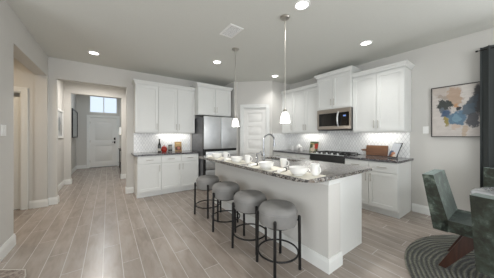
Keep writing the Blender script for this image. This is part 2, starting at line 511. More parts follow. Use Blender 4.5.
# hall and foyer beyond the back opening
bm = bmesh.new(); box(bm, -1.08, -0.957, YB + 0.13, 7.05, 0, CZ)
struct('wall_hall_left', bm, M['wall'], 'left wall of the entry hall with a framed picture')
bm = bmesh.new(); box(bm, 0.478, 0.60, YB + 0.13, 7.05, 0, CZ)
struct('wall_hall_right', bm, M['wall'], 'right wall of the entry hall')
bm = bmesh.new()
box(bm, -1.14, -0.82, 7.05, 7.18, 0, 3.2); box(bm, 0.33, 0.9, 7.05, 7.18, 0, 3.2); box(bm, -0.82, 0.33, 7.05, 7.18, 2.46, 3.2)
struct('wall_hall_end', bm, M['wall'], 'hall end wall with the cased opening to the foyer')
bm = bmesh.new(); box(bm, -1.14, -1.02, 7.18, 10.3, 0, 3.2)
struct('wall_foyer_left', bm, M['wall'], 'left wall of the foyer with a dark framed mirror')
bm = bmesh.new(); box(bm, 0.78, 0.90, 7.18, 10.3, 0, 3.2)
struct('wall_foyer_right', bm, M['wall'], 'right wall of the foyer behind the console')
bm = bmesh.new()
box(bm, -1.02, -0.62, 10.15, 10.3, 0, 3.2); box(bm, 0.33, 0.78, 10.15, 10.3, 0, 3.2)
box(bm, -0.62, 0.33, 10.15, 10.3, 2.08, 2.26); box(bm, -0.62, 0.33, 10.15, 10.3, 2.96, 3.2)
struct('wall_front', bm, M['wall'], 'front wall around the entry door and transom window')

# ------------------------------------------------------------------ baseboards
BBP = [(0, 0), (0.016, 0), (0.016, 0.10), (0.012, 0.115), (0.008, 0.135), (0, 0.135)]
def baseboard(name, path, label):
    bm = bmesh.new(); sweep(bm, path, BBP)
    struct(name, bm, M['trim'], label, 'baseboard')
baseboard('baseboard_left', [(XL - 0.165, 3.50), (XL, 3.50), (XL, 3.05), (-3.9, 3.05)][::-1], 'white baseboard of the left wall pier')
baseboard('baseboard_back', [(-0.958, YB + 0.13), (-0.80, YB + 0.13), (-0.80, YB), (-0.915, YB), (-0.915, YB - 0.07), (-1.08, YB - 0.07), (-1.08, YB - 0.05), (-1.145, YB - 0.05)][::-1], 'white baseboard stepping round the hall opening corner')
baseboard('baseboard_hall_left', [(-0.82, 7.18), (-0.82, 7.05), (-0.957, 7.05), (-0.957, YB + 0.13)][::-1], 'white baseboard on the left hall wall')
baseboard('baseboard_hall_right', [(0.478, YB + 0.13), (0.478, 7.05), (0.33, 7.05), (0.33, 7.18)][::-1], 'white baseboard on the right hall wall')
baseboard('baseboard_foyer_left', [(-0.71, 10.15), (-1.02, 10.15), (-1.02, 7.18)][::-1], 'white baseboard in the foyer left of the door')
baseboard('baseboard_foyer_right', [(0.78, 7.18), (0.78, 10.15), (0.42, 10.15)][::-1], 'white baseboard in the foyer right of the door')
baseboard('baseboard_back_stub', [(0.48, YB), (0.34, YB), (0.34, YB + 0.13)][::-1], 'white baseboard at the wall end left of the base cabinets')
baseboard('baseboard_right', [(XR, 1.08), (XR, 0.05)], 'white baseboard under the painting')
baseboard('baseboard_pantry', [(2.80, 4.51), (2.92, 4.51), tuple(PA + pd * (D0 - 0.085))], 'white baseboard left of the pantry door')

# ------------------------------------------------------------------ doors
def panel_door(w, h, t, panels, mat, gr=0.02):
    """door leaf in local x 0..w, front at y=0, thickness +y, with recessed panels (x0,x1,z0,z1)"""
    bm = bmesh.new()
    outer = [(0, 0), (w, 0), (w, h), (0, h)]
    holes = [[(a, c), (a, d), (b, d), (b, c)] for (a, b, c, d) in panels]
    prism(bm, outer, 0, t, holes, tf=lambda x, y, z: (x, z, y))
    for (a, b, c, d) in panels:
        box(bm, a, b, 0.020, t - 0.004, c, d)
        i = gr + 0.03
        # raised field with sloped edge
        vs = [bm.verts.new(p) for p in ((a + gr, 0.0198, c + gr), (b - gr, 0.0198, c + gr), (b - gr, 0.0198, d - gr), (a + gr, 0.0198, d - gr),
              (a + i, 0.006, c + i), (b - i, 0.006, c + i), (b - i, 0.006, d - i), (a + i, 0.006, d - i))]
        for f in ((4, 5, 6, 7), (0, 1, 5, 4), (1, 2, 6, 5), (2, 3, 7, 6), (3, 0, 4, 7)): bm.faces.new([vs[k] for k in f])
    return bm
def casing(w, h, t=0.02, cw=0.08):
    """door casing round an opening 0..w, height h, projecting to -y"""
    bm = bmesh.new()
    pts = [(-cw, 0), (0, 0), (0, h), (w, h), (w, 0), (w + cw, 0), (w + cw, h + cw), (-cw, h + cw)]
    prism(bm, pts, -t, 0, tf=lambda x, y, z: (x, z, y))
    prism(bm, [(-cw, 0), (-cw + .02, 0), (-cw + .02, h + cw - .02), (w + cw - .02, h + cw - .02), (w + cw - .02, 0), (w + cw, 0), (w + cw, h + cw), (-cw, h + cw)], -t - 0.008, -t + 0.002, tf=lambda x, y, z: (x, z, y))
    return bm
def jamb(w, h, d, t=0.018):
    bm = bmesh.new()
    box(bm, 0, t, 0.0, d, 0, h); box(bm, w - t, w, 0.0, d, 0, h); box(bm, t, w - t, 0.0, d, h - t, h)
    return bm
def door(name, label, loc, rz, w, h, panels, depth, mats, hinge_x, recess=0.02, gr=0.02):
    t = thing(name, label, 'door', loc, rz, kind='structure')
    obj('leaf', panel_door(w - 0.04, h - 0.03, 0.04, panels, None, gr), mats, t, (0.02, recess, 0.008))
    obj('casing', casing(w, h), M['trim'], t, sm=False)
    obj('jamb', jamb(w, h, depth), M['trim'], t, sm=False)
    for z in (0.22, 0.5 * h, h - 0.28):
        bm = bmesh.new(); tube(bm, [(hinge_x, recess - 0.008, z), (hinge_x, recess - 0.008, z + 0.09)], 0.008, 8)
        obj('hinge', bm, M['nickel'], t)
    return t
def knob(parent, x, z, mat, y=0.02):
    bm = bmesh.new()
    prof = [(0.0, 0.0), (0.03, 0.0), (0.03, 0.008), (0.012, 0.012), (0.012, 0.035), (0.026, 0.045), (0.028, 0.058), (0.02, 0.068), (0, 0.07)]
    lathe(bm, prof, 16)
    bmesh.ops.rotate(bm, verts=bm.verts, matrix=Matrix.Rotation(PI / 2, 3, 'X'))
    return obj('knob', bm, mat, parent, (x, y, z))
# entry door
w, h = 0.95, 2.08
fd = door('door_1', 'pale two-panel entry door at the end of the hall', (-0.62, 10.15, 0), 0, w, h,
          [(0.13, 0.78, 1.08, 1.90), (0.13, 0.78, 0.20, 0.90)], 0.14, M['door'], 0.025, 0.03, 0.042)
bm = bmesh.new(); box(bm, 0.825, 0.885, -0.01, 0.031, 1.13, 1.23, 0.004)
obj('deadbolt', bm, M['black'], fd)
bm = bmesh.new(); box(bm, 0.83, 0.88, 0.0, 0.031, 0.98, 1.08, 0.004); tube(bm, [(0.855, 0.0, 1.04), (0.855, -0.05, 1.04), (0.76, -0.05, 1.04)], 0.01, 8)
obj('door_handle', bm, M['black'], fd)
bm = bmesh.new(); box(bm, 0.0, w, -0.01, 0.13, 0.0, 0.012)
obj('threshold', bm, M['dark_gap'], fd)
# transom window
tr = thing('window_1', 'two-pane transom window above the entry door', 'window', (-0.62, 10.15, 2.26), 0, kind='structure')
bm = bmesh.new()
prism(bm, [(0, 0), (0.95, 0), (0.95, 0.70), (0, 0.70)], 0.03, 0.09, [[(0.03, 0.03), (0.03, 0.67), (0.46, 0.67), (0.46, 0.03)], [(0.49, 0.03), (0.49, 0.67), (0.92, 0.67), (0.92, 0.03)]], tf=lambda x, y, z: (x, z, y))
obj('window_frame', bm, M['trim'], tr, sm=False)
tg = NT('window_glass'); tg.set((1, 1, 1, 1), 0.0); tg.p.inputs['Transmission Weight'].default_value = 1.0; tg.p.inputs['IOR'].default_value = 1.02
for x0 in (0.03, 0.49):
    obj('pane', BX(x0, x0 + 0.43, 0.058, 0.062, 0.03, 0.67), tg.m, tr, sm=False)
# pantry door (local x along pd, local -y out into the kitchen)
ang = math.atan2(pd.y, pd.x)
w, h = D1 - D0, DH
ph = (h - 0.03 - 0.20 - 0.12 - 4 * 0.075) / 5
pans = [(0.10, w - 0.14, 0.20 + i * (ph + 0.075), 0.20 + i * (ph + 0.075) + ph) for i in range(5)]
p0 = pw(D0, 0, 0)
pdoor = door('door_2', 'white five-panel pantry door on the diagonal wall', p0, ang, w, h, pans, 0.12, M['door'], 0.012, 0.02, 0.026)
knob(pdoor, w - 0.075, 0.97, M['nickel'])
# side hallway door
w, h = 1.03, 2.08
sd = thing('door_3', 'white door with hinges just inside the left opening', 'door', (-2.27, YB - 0.05, 0), 0, kind='structure')
obj('leaf', panel_door(0.80, 2.03, 0.04, [(0.12, 0.68, 1.08, 1.88), (0.12, 0.68, 0.2, 0.92)], None), M['door'], sd, (0.02, 0.05, 0.008))
obj('casing', casing(w, h), M['trim'], sd, sm=False)
obj('jamb', jamb(w, h, 0.12), M['trim'], sd, sm=False)
obj('side_panel', BX(0.885, 1.012, 0.045, 0.085, 0.008, 1.99), M['trim'], sd, sm=False)
for z in (0.25, 0.72, 1.2, 1.75):
    bm = bmesh.new(); tube(bm, [(0.868, 0.035, z), (0.868, 0.035, z + 0.09)], 0.014, 8)
    obj('hinge', bm, M['nickel'], sd)
# windows behind the camera and at the sides
def window(name, label, loc, rz, w, h, n):
    t = thing(name, label, 'window', loc, rz, kind='structure')
    bm = bmesh.new()
    cw = w / n
    holes = [[(i * cw + 0.04, 0.04), (i * cw + 0.04, h - 0.04), ((i + 1) * cw - 0.04, h - 0.04), ((i + 1) * cw - 0.04, 0.04)] for i in range(n)]
    prism(bm, [(0, 0), (w, 0), (w, h), (0, h)], 0.02, 0.08, holes, tf=lambda x, y, z: (x, z, y))
    obj('window_frame', bm, M['trim'], t, sm=False)
    bm = bmesh.new(); box(bm, -0.04, w + 0.04, -0.06, 0.02, -0.03, 0.0)
    obj('window_sill', bm, M['trim'], t, sm=False)
window('window_2', 'first wide window behind the camera', (-0.65, YN, 0.35), PI, 2.25, 2.2, 3)
window('window_3', 'second wide window behind the camera', (1.7, YN, 0.35), PI, 2.25, 2.2, 3)
window('window_4', 'wide living area window', (XLL, -1.8, 0.3), PI / 2, 4.0, 2.2, 4)
window('window_5', 'glazed patio door behind the curtain', (XR, 0.05, 0.02), -PI / 2, 3.25, 2.36, 3)

# ------------------------------------------------------------------ cabinets
def shaker(w, h, rail=0.058, t=0.02):
    """shaker front, local x 0..w, z 0..h, face at y=-t"""
    bm = bmesh.new()
    r = min(rail, w * 0.3, h * 0.3)
    prism(bm, [(0, 0), (w, 0), (w, h), (0, h)], -t, 0, [[(r, r), (r, h - r), (w - r, h - r), (w - r, r)]], tf=lambda x, y, z: (x, z, y))
    box(bm, r - 0.001, w - r + 0.001, -t + 0.014, -0.001, r - 0.001, h - r + 0.001)
    return bm
def slab(w, h, t=0.02):
    return BX(0, w, -t, 0, 0, h, bev=0.003)
def pull(parent, x, z, vertical=True, L=0.14, y=-0.02):
    bm = bmesh.new(); d = Vector((0, 0, 1)) if vertical else Vector((1, 0, 0))
    c = Vector((x, y - 0.028, z))
    tube(bm, [c - d * L / 2, c + d * L / 2], 0.006, 8)
    for s in (-1, 1):
        p = c + d * s * L * 0.36
        tube(bm, [p, p + Vector((0, 0.028, 0))], 0.0045, 8)
    return obj('handle', bm, M['nickel'], parent)
CROWN = [(0, 0), (0.012, 0), (0.018, 0.02), (0.04, 0.052), (0.048, 0.058), (0.048, 0.075), (0, 0.075)]
def base_cabinet(name_label, loc, rz, w, depth, doors, drawers, hinge='l', toe=0.08):
    t = thing('base_cabinet', name_label, 'cabinet', loc, rz, group='white shaker base cabinets')
    bm = bmesh.new(); box(bm, 0, w, 0, depth, 0.105, 0.88); box(bm, 0, w, toe - 0.02, depth, 0, 0.105)
    obj('carcass', bm, M['cabinet'], t, sm=False)
    g = 0.004
    dw = w / drawers
    for i in range(drawers):
        d = obj('drawer', slab(dw - 2 * g, 0.155), M['cabinet'], t, (i * dw + g, 0, 0.712))
        pull(d, (dw - 2 * g) / 2, 0.078, False)
    dw = w / doors
    for i in range(doors):
        d = obj('door', shaker(dw - 2 * g, 0.575), M['cabinet'], t, (i * dw + g, 0, 0.125), sm=False)
        if doors == 1: hx = dw - 0.04 if hinge == 'l' else 0.034
        else: hx = dw - 0.04 if i == 0 else 0.034
        pull(d, hx, 0.475, True)
    return t
def upper_cabinet(label, loc, rz, w, depth, z0, z1, doors, crown_path, hinge='l', cz=0.075, extra_bottom=True, hoff=0.0):
    """origin on the wall face front plane: local y 0 = cabinet front, depth +y; loc z = z0"""
    t = thing('upper_cabinet', label, 'cabinet', (loc[0], loc[1], z0), rz, group='white shaker upper cabinets')
    H = z1 - z0
    bm = bmesh.new(); box(bm, 0, w, 0, depth, 0.035, H); box(bm, 0, w, 0, 0.02, 0, 0.035); box(bm, 0, 0.018, 0.02, depth, 0, 0.035); box(bm, w - 0.018, w, 0.02, depth, 0, 0.035)
    obj('carcass', bm, M['cabinet'], t, sm=False)
    g = 0.004; dw = w / doors
    for i in range(doors):
        d = obj('door', shaker(dw - 2 * g, H - 0.045), M['cabinet'], t, (i * dw + g, 0, 0.025), sm=False)
        if doors == 1: hx = dw - 0.036 if hinge == 'l' else 0.03
        else: hx = dw - 0.036 if i == 0 else 0.03
        pull(d, hx, 0.12, True)
    bm = bmesh.new(); sweep(bm, crown_path(w, depth), [(o, z + H) for (o, z) in CROWN])
    box(bm, 0, w, 0, depth, H, H + 0.07)
    obj('crown', bm, M['cabinet'], t, sm=False)
    return t
# crown paths run left to right across the front with the outside on the right of travel -> go so that -y is outside
left_ret = lambda w, d: [(0, d), (0, -0.02), (w, -0.02)]
right_ret = lambda w, d: [(0, -0.02), (w, -0.02), (w, d)]
both_ret = lambda w, d: [(0, d), (0, -0.02), (w, -0.02), (w, d)]
no_ret = lambda w, d: [(0, -0.02), (w, -0.02)]

# back wall run
FB = 4.57
base_cabinet('single-door white base cabinet left of the back counter', (0.49, FB, 0), 0, 0.46, YB - FB - 0.002, 1, 1)
base_cabinet('two-door white base cabinet beside the refrigerator', (0.95, FB, 0), 0, 0.85, YB - FB - 0.002, 2, 2)
FU = 4.82
upper_cabinet('single-door white wall cabinet at the left end over the bottle', (0.48, FU), 0, 0.46, YB - FU - 0.002, 1.37, 2.44, 1, left_ret)
upper_cabinet('two-door white wall cabinet left of the refrigerator', (0.942, FU), 0, 0.857, YB - FU - 0.002, 1.37, 2.44, 2, no_ret)
upper_cabinet('short deep white cabinet above the refrigerator', (1.802, 4.60), 0, 0.935, YB - 4.60 - 0.002, 1.83, 2.53, 2, both_ret)
# right wall run (local x runs towards the camera side, i.e. decreasing y)
FR = 3.66
Y1, Y2, Y3 = 3.85, 2.68, 1.92
YE = 1.09
base_cabinet('white base cabinet by the pantry under the teapot', (FR, Y1 - 0.003, 0), -PI / 2, 0.386, XR - FR - 0.002, 1, 1)
base_cabinet('two-door white base cabinet left of the range', (FR, Y1 - 0.39, 0), -PI / 2, 0.78, XR - FR - 0.002, 2, 2)
base_cabinet('white end base cabinet right of the range below the cutting board', (FR, Y3, 0), -PI / 2, Y3 - YE, XR - FR - 0.002, 2, 2)
FRU = 3.97
upper_cabinet('narrow white wall cabinet in the corner by the pantry', (FRU, Y1 - 0.003), -PI / 2, 0.386, XR - FRU - 0.002, 1.37, 2.45, 1, no_ret)
upper_cabinet('two-door white wall cabinet left of the microwave', (FRU, Y1 - 0.39), -PI / 2, 0.777, XR - FRU - 0.002, 1.37, 2.45, 2, no_ret)
upper_cabinet('raised white cabinet above the microwave', (3.90, Y2 - 0.002), -PI / 2, 0.756, XR - 3.90 - 0.002, 1.875, 2.59, 2, both_ret)
upper_cabinet('white wall cabinet at the right end above the cutting board', (FRU, Y3 - 0.002), -PI / 2, Y3 - YE - 0.002, XR - FRU - 0.002, 1.37, 2.45, 2, right_ret)

# countertops
def slab_top(bm, outline, z0, z1, holes=(), bev=0.006):
    prism(bm, outline, z0, z1, holes)
bm = bmesh.new(); prism(bm, rrect(0.43, 1.80, FB - 0.045, YB, (0.01, 0, 0, 0), 3), 0.88, 0.915)
o = obj('countertop', bm, M['granite_dark']); tag(o, 'grey granite countertop on the back wall cabinets', 'countertop')
bm = bmesh.new(); prism(bm, rrect(FR - 0.045, XR, Y2 + 0.003, Y1, (0, 0, 0, 0)), 0.88, 0.915)
o = obj('countertop', bm, M['granite_dark']); tag(o, 'grey granite countertop between pantry and range', 'countertop')
bm = bmesh.new(); prism(bm, rrect(FR - 0.045, XR, YE - 0.03, Y3 - 0.003, (0.02, 0, 0, 0), 4), 0.88, 0.915)
o = obj('countertop', bm, M['granite_dark']); tag(o, 'grey granite countertop at the right end under the cutting board', 'countertop')
# backsplashes
def splash(bm, label):
    o = obj('backsplash', bm, M['tile'], sm=False); tag(o, label, 'backsplash', kind='structure')
splash(BX(0.48, 1.80, YB - 0.012, YB, 0.915, 1.37), 'white diamond tile backsplash on the back wall')
bm = bmesh.new(); box(bm, XR - 0.012, XR, YE + 0.02, 3.838, 0.915, 1.37); box(bm, XR - 0.012, XR, Y3, Y2, 1.37, 1.42)
splash(bm, 'white diamond tile backsplash behind the range')
splash(BX(3.62, XR - 0.012, 3.838, 3.85, 0.915, 1.37), 'white tile backsplash on the pantry side wall')

# under-cabinet strips
def strip(label, x0, x1, y0, y1, z, power):
    t = thing('under_cabinet_light', label, 'light', ((x0 + x1) / 2, (y0 + y1) / 2, z), 0, 'under-cabinet lights')
    sx, sy = x1 - x0, y1 - y0
    obj('housing', BX(-sx / 2, sx / 2, -sy / 2, sy / 2, -0.012, 0), M['plastic'], t)
    obj('diffuser', BX(-sx / 2 + 0.005, sx / 2 - 0.005, -sy / 2 + 0.005, sy / 2 - 0.005, -0.016, -0.011), M['strip'], t)
    d = bpy.data.lights.new('strip_glow', 'AREA'); d.shape = 'RECTANGLE'; d.size = sx * 0.95; d.size_y = sy * 0.8; d.energy = power * E['strip']; d.color = (1, 0.975, 0.93)
    o = bpy.data.objects.new('strip_glow', d); C.objects.link(o); o.location = (0, 0, -0.02); o.parent = t
strip('light strip under the wall cabinets over the red pot', 0.98, 1.76, 4.98, 5.03, 1.402, 2.2)
strip('light strip under the wall cabinets over the teapot', 4.12, 4.17, 2.72, 3.42, 1.402, 1.8)
strip('light strip under the wall cabinet over the cutting board', 4.12, 4.17, 1.20, 1.84, 1.402, 1.8)

# ------------------------------------------------------------------ refrigerator
fr = thing('refrigerator', 'stainless french-door refrigerator between wall cabinets and pantry', 'refrigerator', (1.835, 4.30, 0))
FW, FH = 0.915, 1.775
obj('cabinet', BX(0.005, FW - 0.005, 0.075, 0.83, 0.02, FH - 0.02, bev=0.006), M['steel_grey'], fr)
obj('gasket_band', BX(0.0, FW, 0.03, 0.08, 0.06, FH - 0.03), M['dark_gap'], fr, sm=False)
for s in (0, 1):
    x0 = 0.0 if s == 0 else FW / 2 + 0.004
    obj('fridge_door', BX(x0, x0 + FW / 2 - 0.004, 0, 0.07, 0.985, FH, bev=0.012, seg=3), M['steel'], fr)
dr = obj('freezer_drawer', BX(0.05, FW, 0.0, 0.07, 0.50, 0.925, bev=0.01, seg=2), M['steel'], fr)
obj('freezer_drawer', BX(0.05, FW, 0.0, 0.07, 0.06, 0.485, bev=0.01, seg=2), M['steel'], fr)
obj('hinge_cover', BX(0.02, 0.14, 0.02, 0.16, FH - 0.02, FH + 0.012, bev=0.005), M['dark_gap'], fr)
obj('hinge_cover', BX(FW - 0.14, FW - 0.02, 0.02, 0.16, FH - 0.02, FH + 0.012, bev=0.005), M['dark_gap'], fr)
obj('kick_grille', BX(0.02, FW - 0.02, 0.06, 0.12, 0.0, 0.06), M['dark_gap'], fr, sm=False)
obj('badge', BX(FW - 0.13, FW - 0.06, -0.002, 0.001, 0.82, 0.84), M['dark_gap'], fr, sm=False)

# ------------------------------------------------------------------ microwave (local frame: x along wall toward camera, -y out)
mw = thing('microwave', 'stainless over-range microwave with black glass door', 'microwave', (3.88, Y2 - 0.004, 1.425), -PI / 2)
W = 0.752; HM = 0.448
obj('housing', BX(0, W, 0.03, XR - 3.88 - 0.002, 0, HM, bev=0.004), M['dark_gap'], mw)
bm = bmesh.new()
prism(bm, [(0, 0.018), (W, 0.018), (W, HM), (0, HM)], 0.0, 0.032, [[(0.045, 0.085), (0.045, HM - 0.085), (W - 0.03, HM - 0.085), (W - 0.03, 0.085)]], tf=lambda x, y, z: (x, z, y))
obj('front_frame', bm, M['warm_steel'], mw, sm=False)
obj('door_glass', BX(0.046, 0.525, 0.006, 0.031, 0.086, HM - 0.086), M['gloss_black'], mw, sm=False)
cp = obj('control_panel', BX(0.527, W - 0.031, 0.005, 0.031, 0.086, HM - 0.086), M['gloss_black'], mw, sm=False)
obj('display', BX(0.60, 0.655, 0.002, 0.006, 0.275, 0.305), M['display'], cp, sm=False)
bm = bmesh.new()
for r in range(4):
    for c_ in range(3): box(bm, 0.59 + c_ * 0.034, 0.605 + c_ * 0.034, 0.004, 0.006, 0.12 + r * 0.03, 0.135 + r * 0.03)
obj('key_pad', bm, M['rod'], cp, sm=False)
bm = bmesh.new(); pts = []
for i in range(13):
    a = -1 + 2 * i / 12
    pts.append((0.508 + 0.0 * a, -0.012 - 0.045 * (1 - a * a), HM / 2 + a * 0.155))
tube(bm, pts, 0.016, 10)
obj('handle', bm, M['bright_steel'], mw)
bm = bmesh.new()
for i in range(10): box(bm, 0.06 + i * 0.064, 0.11 + i * 0.064, 0.08, 0.2, -0.004, 0.001)
obj('vent_slots', bm, M['steel_grey'], mw, sm=False)

# ------------------------------------------------------------------ range
rg = thing('range', 'black slide-in gas range below the microwave', 'range', (3.60, Y2 - 0.004, 0), -PI / 2)
obj('body', BX(0, W, 0.05, XR - 3.60 - 0.013, 0.0, 0.905), M['dark_gap'], rg, sm=False)
obj('cooktop', BX(-0.002, W + 0.002, 0.04, XR - 3.60 - 0.014, 0.905, 0.925, bev=0.004), M['gloss_black'], rg)
bm = bmesh.new()
prism(bm, [(0.0, 0.79), (0.05, 0.79), (0.05, 0.925), (0.025, 0.925)], 0.0, W, tf=lambda x, y, z: (z, x, y))
obj('control_panel', bm, M['dark_gap'], rg, sm=False)
obj('front_trim', BX(0.0, W, 0.022, 0.05, 0.918, 0.929, bev=0.002), M['steel'], rg)
od = obj('oven_door', BX(0.004, W - 0.004, 0.0, 0.05, 0.20, 0.78, bev=0.006), M['dark_gap'], rg)
obj('window', BX(0.1, W - 0.1, -0.002, 0.004, 0.30, 0.62), M['gloss_black'], od, sm=False)
bm = bmesh.new(); tube(bm, [(0.06, -0.05, 0.72), (W - 0.06, -0.05, 0.72)], 0.013, 10)
for x in (0.1, W - 0.1): tube(bm, [(x, -0.05, 0.72), (x, 0.003, 0.72)], 0.009, 8)
obj('handle', bm, M['steel'], od)
obj('drawer', BX(0.004, W - 0.004, 0.005, 0.05, 0.05, 0.19, bev=0.006), M['dark_gap'], rg)
for i in range(5):
    bm = bmesh.new(); tube(bm, [(0, 0, -0.022), (0, 0, 0.01)], [0.02, 0.016], 14)
    obj('knob', bm, M['steel'], rg, (0.14 + i * 0.118, 0.062, 0.946))
for k in range(3):     # cast grates
    bm = bmesh.new(); x0 = 0.02 + k * 0.24; x1 = x0 + 0.232; y0, y1 = 0.11, 0.60
    for (a, b) in (((x0, y0), (x1, y0)), ((x1, y0), (x1, y1)), ((x1, y1), (x0, y1)), ((x0, y1), (x0, y0)), ((x0, (y0 + y1) / 2), (x1, (y0 + y1) / 2)), (((x0 + x1) / 2, y0), ((x0 + x1) / 2, y1))):
        tube(bm, [(a[0], a[1], 0.95), (b[0], b[1], 0.95)], 0.007, 6)
    for (a, b) in ((x0, y0), (x1, y0), (x0, y1), (x1, y1)): tube(bm, [(a, b, 0.924), (a, b, 0.95)], 0.007, 6)
    obj('grate', bm, M['black'], rg)
for (x, y) in ((0.136, 0.22), (0.136, 0.47), (0.376, 0.345), (0.616, 0.22), (0.616, 0.47)):
    bm = bmesh.new(); lathe(bm, [(0, 0.0), (0.045, 0.0), (0.045, 0.008), (0.03, 0.012), (0.03, 0.018), (0, 0.02)], 18)
    obj('burner', bm, M['black'], rg, (x, y, 0.924))

# ------------------------------------------------------------------ island
IX0, IX1, IY0, IY1 = 1.70, 1.91, 1.05, 3.44
isl = thing('kitchen_island', 'painted kitchen island with white baseboard behind the bar stools', 'island', (1.70, 1.05, 0))
obj('bar_wall', BX(0, IX1 - IX0, 0, IY1 - IY0, 0, 0.88), M['wall'], isl, sm=False)
bm = bmesh.new(); sweep(bm, [(0.0, IY1 - IY0), (0, 0), (0.212, 0), (0.212, 0.07)][::-1], [(-o, z) for (o, z) in BBP])
obj('baseboard', bm, M['trim'], isl, sm=False)
bm = bmesh.new(); sweep(bm, [(0.0, IY1 - IY0), (0, 0), (0.212, 0), (0.212, 0.07)][::-1], [(-o, z) for (o, z) in [(0, 0.83), (0.006, 0.835), (0.012, 0.86), (0.02, 0.88), (0, 0.88)]])
obj('top_trim', bm, M['trim'], isl, sm=False)
CX0, CX1 = 0.21, 0.80
bm = bmesh.new(); box(bm, CX0, CX1, 0.07, IY1 - IY0, 0.105, 0.88); box(bm, CX0, CX1 - 0.075, 0.07, IY1 - IY0, 0, 0.105)
bmesh.ops.delete(bm, geom=[f for f in bm.faces if f.normal.z > 0.9 and f.calc_center_median().z > 0.8], context='FACES')
obj('cabinet_body', bm, M['cabinet'], isl, sm=False)
obj('end_panel', BX(CX0, CX1 + 0.005, 0.06, 0.07, 0.0, 0.88), M['cabinet'], isl, sm=False)
n = 4; dw = (IY1 - IY0 - 0.09) / n
for i in range(n):
    d = obj('door', shaker(dw - 0.006, 0.74), M['cabinet'], isl, (CX1, 0.08 + i * dw + 0.003, 0.12), sm=False)
    d.rotation_euler = (0, 0, PI / 2)
    pull(d, dw - 0.05 if i % 2 == 0 else 0.04, 0.64, True)
SX0, SX1, SY0, SY1 = 2.17, 2.47, 1.95, 2.66
bm = bmesh.new()
out = rrect(1.40, 2.63, 1.035, 3.57, (0.22, 0.03, 0.03, 0.06), 12)
hole = rrect(SX0, SX1, SY0, SY1, (0.03, 0.03, 0.03, 0.03), 4)[::-1]
prism(bm, out, 0.88, 0.917, [hole])
o = obj('island_countertop', bm, M['granite']); tag(o, 'speckled granite countertop of the island with rounded corner', 'countertop')
bv = o.modifiers.new('edge', 'BEVEL'); bv.width = 0.006; bv.segments = 2; bv.limit_method = 'ANGLE'; bv.angle_limit = math.radians(50)
# sink
bm = bmesh.new(); t_ = 0.006
box(bm, SX0 - 0.005, SX1 + 0.005, SY0 - 0.005, SY1 + 0.005, 0.66, 0.666)
box(bm, SX0 - 0.012, SX0 - 0.005, SY0 - 0.012, SY1 + 0.012, 0.66, 0.879); box(bm, SX1 + 0.005, SX1 + 0.012, SY0 - 0.012, SY1 + 0.012, 0.66, 0.879)
box(bm, SX0 - 0.005, SX1 + 0.005, SY0 - 0.012, SY0 - 0.005, 0.66, 0.879); box(bm, SX0 - 0.005, SX1 + 0.005, SY1 + 0.005, SY1 + 0.012, 0.66, 0.879)
snk = obj('sink', bm, M['steel'], sm=False); tag(snk, 'stainless undermount sink in the island by the faucet', 'sink')
bm = bmesh.new(); lathe(bm, [(0.0, 0.006), (0.035, 0.006), (0.042, 0.004), (0.042, 0.0), (0, 0)], 20, ((SX0 + SX1) / 2, (SY0 + SY1) / 2, 0.666))
obj('drain', bm, M['chrome'], snk)
# faucet
fa = thing('faucet', 'chrome gooseneck faucet on the island', 'faucet', (2.10, 2.46, 0.917))
bm = bmesh.new(); lathe(bm, [(0, 0), (0.027, 0), (0.027, 0.01), (0.02, 0.02), (0.018, 0.10), (0.0, 0.10)], 18)
obj('base', bm, M['chrome'], fa)
bm = bmesh.new(); pts = [(0, 0, 0.02), (0, 0, 0.31)]
fdx, fdy = math.cos(-0.25), math.sin(-0.25)
for i in range(1, 15):
    a = PI - i / 14 * PI * 1.05
    pts.append(((0.10 + 0.10 * math.cos(a)) * fdx, (0.10 + 0.10 * math.cos(a)) * fdy, 0.31 + 0.10 * math.sin(a)))
tube(bm, pts, 0.0125, 12)
obj('spout', bm, M['chrome'], fa)
e = pts[-1]
bm = bmesh.new(); tube(bm, [e, (e[0] - 0.004, e[1], e[2] - 0.09)], [0.0155, 0.019], 12)
obj('spray_head', bm, M['chrome'], fa)
bm = bmesh.new(); tube(bm, [(0, 0.018, 0.06), (-0.01, 0.045, 0.065), (-0.02, 0.06, 0.13)], [0.01, 0.009, 0.006], 10)
obj('lever', bm, M['chrome'], fa)
so = thing('soap_dispenser', 'small chrome soap dispenser left of the faucet', 'soap dispenser', (2.08, 2.62, 0.917))
bm = bmesh.new(); lathe(bm, [(0, 0), (0.02, 0), (0.02, 0.01), (0.012, 0.02), (0.012, 0.06), (0, 0.06)], 14)
obj('base', bm, M['chrome'], so)
bm = bmesh.new(); tube(bm, [(0, 0, 0.05), (0, 0, 0.085), (0.06, 0, 0.085)], 0.007, 8)
obj('nozzle', bm, M['chrome'], so)

